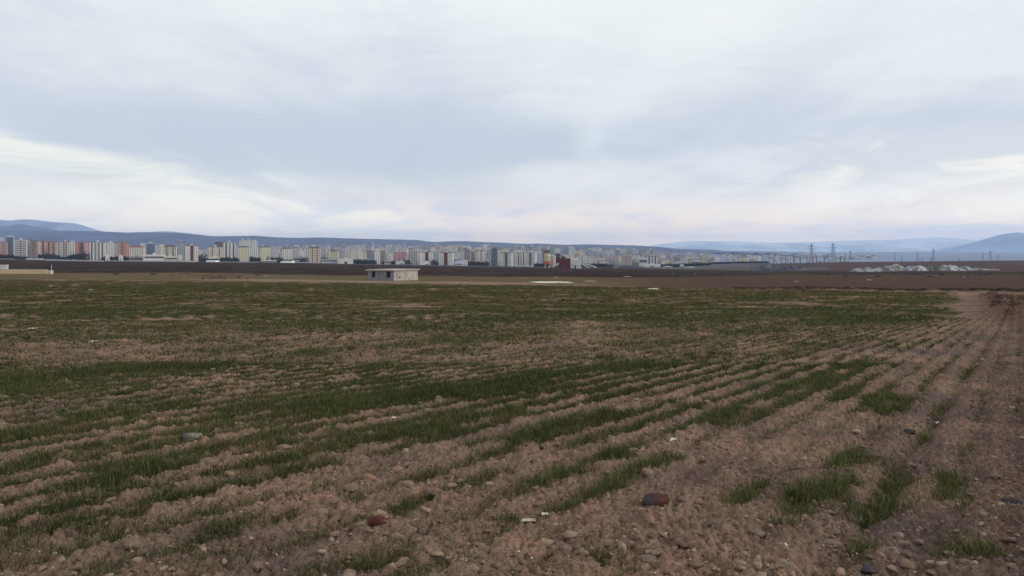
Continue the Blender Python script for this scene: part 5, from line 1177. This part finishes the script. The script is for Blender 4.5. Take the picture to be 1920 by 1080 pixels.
# ------------------------------------------------------------------ loose clods and grit (nobody could count them)
def loose(name, n, y0, y1, r0, r1, c, label, dens, pw=2.2, sub=1, var=.25, bury=.5):
    v, f = ICO[sub]; y = 1/RS.uniform(1/y1, 1/y0, n); x = RS.uniform(-1, 1, n)*(.74*y+1.4)
    m = dens(x, y) > RS.uniform(0, 1, n); x, y = x[m], y[m]; n = len(x)
    r = r0+(r1-r0)*RS.uniform(0, 1, n)**pw; z = ground_z(x, y); P = v[None]*r[:, None, None]
    dirn = RS.normal(size=(n, 5, 3)); dirn /= np.linalg.norm(dirn, axis=2)[..., None]
    for k in range(5):
        t = np.einsum('vj,nj->nv', v, dirn[:, k]); P = P*np.where(t > .45, 1-.55*(t-.45), 1)[..., None]
    P = P*(1+.16*RS.normal(size=(n, len(v), 1)))*RS.uniform(.6, 1.35, (n, 1, 3))*np.array([1, 1, .55]); a = RS.uniform(0, 6.28, n); ca, sa = np.cos(a)[:, None], np.sin(a)[:, None]
    Q = np.stack([P[..., 0]*ca-P[..., 1]*sa+x[:, None], P[..., 0]*sa+P[..., 1]*ca+y[:, None], P[..., 2]+(z+r*(.5-bury)*.8)[:, None]], -1)
    cl = np.array(alb(c, CK, .8))[None]*(1+var*RS.uniform(-1, 1, (n, 1))); cl = cl*(1+.015*RS.normal(size=(n, 3)))
    me = mesh_from(name, Q.reshape(-1, 3), tris=(f[None]+np.arange(n)[:, None, None]*len(v)).reshape(-1, 3), cols={'tint': np.clip(np.repeat(cl, len(v), 0), .01, .9)}, smooth=False)
    o = link(name, me, CLODM); tag(o, label, 'soil', kind='stuff'); return o
CK = .72
CLODM = attr_mat('clod', fine=.42, scales=(60, 20), bump=.006, spec=0)
def dens_soil(x, y): g, _ = greenness(x, y); return np.clip(.25+.9*fbm(x/.8, y/.8, 3, 55)+.35, .05, 1)*(1-.6*g)
loose('soil_clods', 11000, 3.2, 18, .008, .045, (134, 112, 98), 'loose crumbly clods of brown soil all over the field', dens_soil, 3.2, 2, bury=.62)
loose('soil_clods', 60000, 3.2, 15, .004, .015, (126, 104, 92), 'fine crumbs of soil over the near field', dens_soil, 2, 1, bury=.5)
loose('soil_clods', 3800, 3.2, 22, .014, .045, (158, 136, 118), 'paler dry clods and tan stones strewn through the soil', dens_soil, 3.0, 2, bury=.45)
loose('pebbles', 9000, 3.2, 30, .004, .014, (196, 180, 162), 'tiny pale limestone chips scattered on the soil', lambda x, y: np.clip(.5+fbm(x/1.5, y/1.5, 2, 57), 0, 1)*.8, 2, 1, bury=.3)
loose('pebbles', 1500, 8, 60, .012, .045, (166, 152, 134), 'pale field stones too small to tell apart farther out', lambda x, y: np.clip(.4+fbm(x/3, y/3, 2, 58), 0, 1)*.6, 3, 1, bury=.3)

# ------------------------------------------------------------------ young wheat
def blades(name, n, y0, y1, hmin, hmax, wid, label, thr=.0, keep=1.0, flat=.35, segs=2, dry=.1, tall=1.0):
    nt = int(n*.75/11); ty = np.sqrt(RS.uniform(y0*y0, y1*y1, nt)); tx = RS.uniform(-1, 1, nt)*(.76*ty+1.5)
    g, lush = greenness(tx, ty); m = (g**.8*keep > RS.uniform(0, 1, nt)) & (g > thr); tx, ty = tx[m], ty[m]
    cnt = RS.poisson(11*1.0, len(tx))+3; sp = RS.uniform(.012, .05, len(tx))*(1+wid*40); th_ = RS.uniform(.55, 1.35, len(tx))
    ti = np.repeat(np.arange(len(tx)), cnt); ox = RS.normal(size=len(ti))*sp[ti]; oy = RS.normal(size=len(ti))*sp[ti]; lean = np.arctan2(oy, ox)
    x = tx[ti]+ox; y = ty[ti]+oy; th_ = th_[ti]
    ns = n//6; y2 = np.sqrt(RS.uniform(y0*y0, y1*y1, ns)); x2 = RS.uniform(-1, 1, ns)*(.76*y2+1.5); g2, _ = greenness(x2, y2); m = g2*keep > RS.uniform(0, 1, ns)
    x = np.concatenate([x, x2[m]]); y = np.concatenate([y, y2[m]]); th_ = np.concatenate([th_, RS.uniform(.5, 1, m.sum())]); lean = np.concatenate([lean, RS.uniform(0, 6.283, m.sum())])
    g, lush = greenness(x, y); n = len(x)
    h = (hmin+(hmax-hmin)*RS.uniform(0, 1, n))*th_*(.6+.4*g+.35*lush)*tall; z = base_z(x, y)+(ground_z(x, y)-base_z(x, y))*.9-.008
    a = lean+RS.normal(size=n)*.7; ln = RS.uniform(.15, 1.0, n)*h*(.85+flat); dx, dy = np.cos(a)*ln, np.sin(a)*ln
    b = RS.uniform(0, 6.283, n); w = wid*RS.uniform(.6, 1.3, n)/2; wx, wy = np.cos(b)*w, np.sin(b)*w
    p0 = np.stack([x-wx, y-wy, z], 1); p1 = np.stack([x+wx, y+wy, z], 1)
    mx, my, mz = x+dx*.4, y+dy*.4, z+h*.66
    p2 = np.stack([mx-wx*.8, my-wy*.8, mz], 1); p3 = np.stack([mx+wx*.8, my+wy*.8, mz], 1); tip = np.stack([x+dx, y+dy, z+h*RS.uniform(.45, 1, n)], 1)
    V = np.stack([p0, p1, p2, p3, tip], 1).reshape(-1, 3); o = np.arange(n)[:, None]*5
    T = np.concatenate([o+[0, 1, 3], o+[0, 3, 2], o+[2, 3, 4]], 1).reshape(-1, 3)
    c0 = np.array(lin((64, 74, 36))); c1 = np.array(lin((98, 100, 52))); c2 = np.array(lin((42, 54, 32)))
    k = RS.uniform(0, 1, (n, 1))**1.3; pn = sst(fbm(x/6, y/4, 3, 90), -.35, .35)[:, None]; col = c2*(1-k)+(c0*(1-pn)+c1*pn)*k
    lt = (RS.uniform(0, 1, n) < .13)[:, None]; col = np.where(lt, np.array(lin((116, 122, 66))), col); isd = (RS.uniform(0, 1, n) < dry*(1.6-g))[:, None]; col = np.where(isd, np.array(lin((132, 112, 78)))*(.7+.6*k), col)*GREENK
    me = mesh_from(name, V, tris=T, cols={'tint': np.clip(np.repeat(col, 5, 0), .004, .9)}); ob = link(name, me, BLADEM); tag(ob, label, 'grass', kind='stuff'); return n
GREENK = .92
BLADEM = attr_mat('wheat_blade', fine=0, bump=0, rough=.7, spec=.1, trans=.2)
nn = blades('wheat_grass', 1150000, 3.2, 13, .03, .10, .0034, 'young dark green wheat blades in the near rows')
nn += blades('wheat_grass', 620000, 13, 34, .04, .11, .008, 'young wheat rows in the middle of the field', keep=.8)
nn += blades('wheat_grass', 380000, 34, 110, .05, .11, .03, 'far wheat of the field seen as a green sheet', keep=.45, dry=.05)
print('blades', nn)
def straw():
    n = 26000; y = np.sqrt(RS.uniform(3.2**2, 14**2, n)); x = RS.uniform(-1, 1, n)*(.74*y+1.4); m = fbm(x/.7, y/.7, 3, 77)+.15*RS.normal(size=n) > .18; x, y = x[m], y[m]; n = len(x); z = ground_z(x, y)
    h = RS.uniform(.01, .07, n); a = RS.uniform(0, 6.28, n); l = RS.uniform(.01, .07, n); w = .0014; b = a+1.57
    V = np.stack([np.stack([x-np.cos(b)*w, y-np.sin(b)*w, z], 1), np.stack([x+np.cos(b)*w, y+np.sin(b)*w, z], 1), np.stack([x+np.cos(a)*l, y+np.sin(a)*l, z+h], 1)], 1).reshape(-1, 3)
    c = np.array(lin((96, 76, 56)))[None]*RS.uniform(.45, 1.3, (n, 1)); me = mesh_from('dry_stalks', V, tris=np.arange(n*3).reshape(-1, 3), cols={'tint': np.repeat(c, 3, 0)})
    o = link('dry_stalks', me, BLADEM); tag(o, 'thin dead stalks and straw on the near soil', 'straw', kind='stuff')
straw()
# dead scrub on the bank at the right and along the ditch
def scrub():
    cs = []
    for _ in range(1500):
        y = random.uniform(16, 54); x = random.uniform(12, 44)
        if float(bank_mask(np.array([x]), np.array([y]))[0]) < .5 or float(fbm(np.array([x/2.2]), np.array([y/2.2]), 3, 86)[0]) < -.02: continue
        z = float(ground_z(x, y)[0]); r = random.uniform(.07, .22); cs.append((x, y, z+r*.3, r*1.5, r*1.5, r*.7))
    for _ in range(300):
        px = random.uniform(1370, 2050); e = float(field_edge(px)); y = e*random.uniform(1.02, 1.045); x = (px-960)/F*y; z = float(ground_z(x, y)[0]); r = random.uniform(.08, .18)
        cs.append((x, y, z+r*.3, r*2.2, r, r*.8))
    leaf_mass('dead_scrub', cs, 60, .04, (78, 64, 56), 'dead reddish-brown scrub on the bank at the right and along the ditch', cat='scrub')
    cs = []
    for _ in range(60):
        px = random.gauss(410, 24); py = random.uniform(516, 524); x, y = far_pt(px, py); z = float(ground_z(x, y)[0]); r = random.uniform(.25, .55); cs.append((x, y, z+r*.3, r*1.5, r, r*.7))
    cs2 = []
    for _ in range(340):
        px = random.uniform(-60, 1980); py = random.uniform(496, 520) if px < 1100 else random.uniform(508, 520); x, y = far_pt(px, py)
        if float(fbm(np.array([x/40]), np.array([y/40]), 2, 96)[0]) < 0: continue
        z = float(ground_z(x, y)[0]); r = random.uniform(.3, .8); cs2.append((x, y, z+r*.2, r*2.0, r, r*.6))
    leaf_mass('dead_scrub', cs2, 30, .3, (70, 62, 54), 'low grey-brown weeds dotted over the dark plain beyond the field', cat='scrub')
    leaf_mass('dead_scrub', cs, 26, .2, (104, 84, 74), 'pale reddish scrub on the tan strip left of centre', cat='scrub')
scrub()

# ------------------------------------------------------------------ haze
def haze():
    b = MB(); b.box(-17000, 17000, -1500, 17800, -70, 392, True); m = bpy.data.materials.new('haze'); m.use_nodes = True; N = NT(m.node_tree)
    out = N.n('ShaderNodeOutputMaterial'); v = N.n('ShaderNodeVolumePrincipled'); v.inputs['Color'].default_value = (.52, .70, 1.0, 1); v.inputs['Density'].default_value = 7.0e-5; v.inputs['Anisotropy'].default_value = .25
    N.l(v.outputs[0], out.inputs['Volume']); o = b.build('haze', m); tag(o, kind='stuff')
haze()
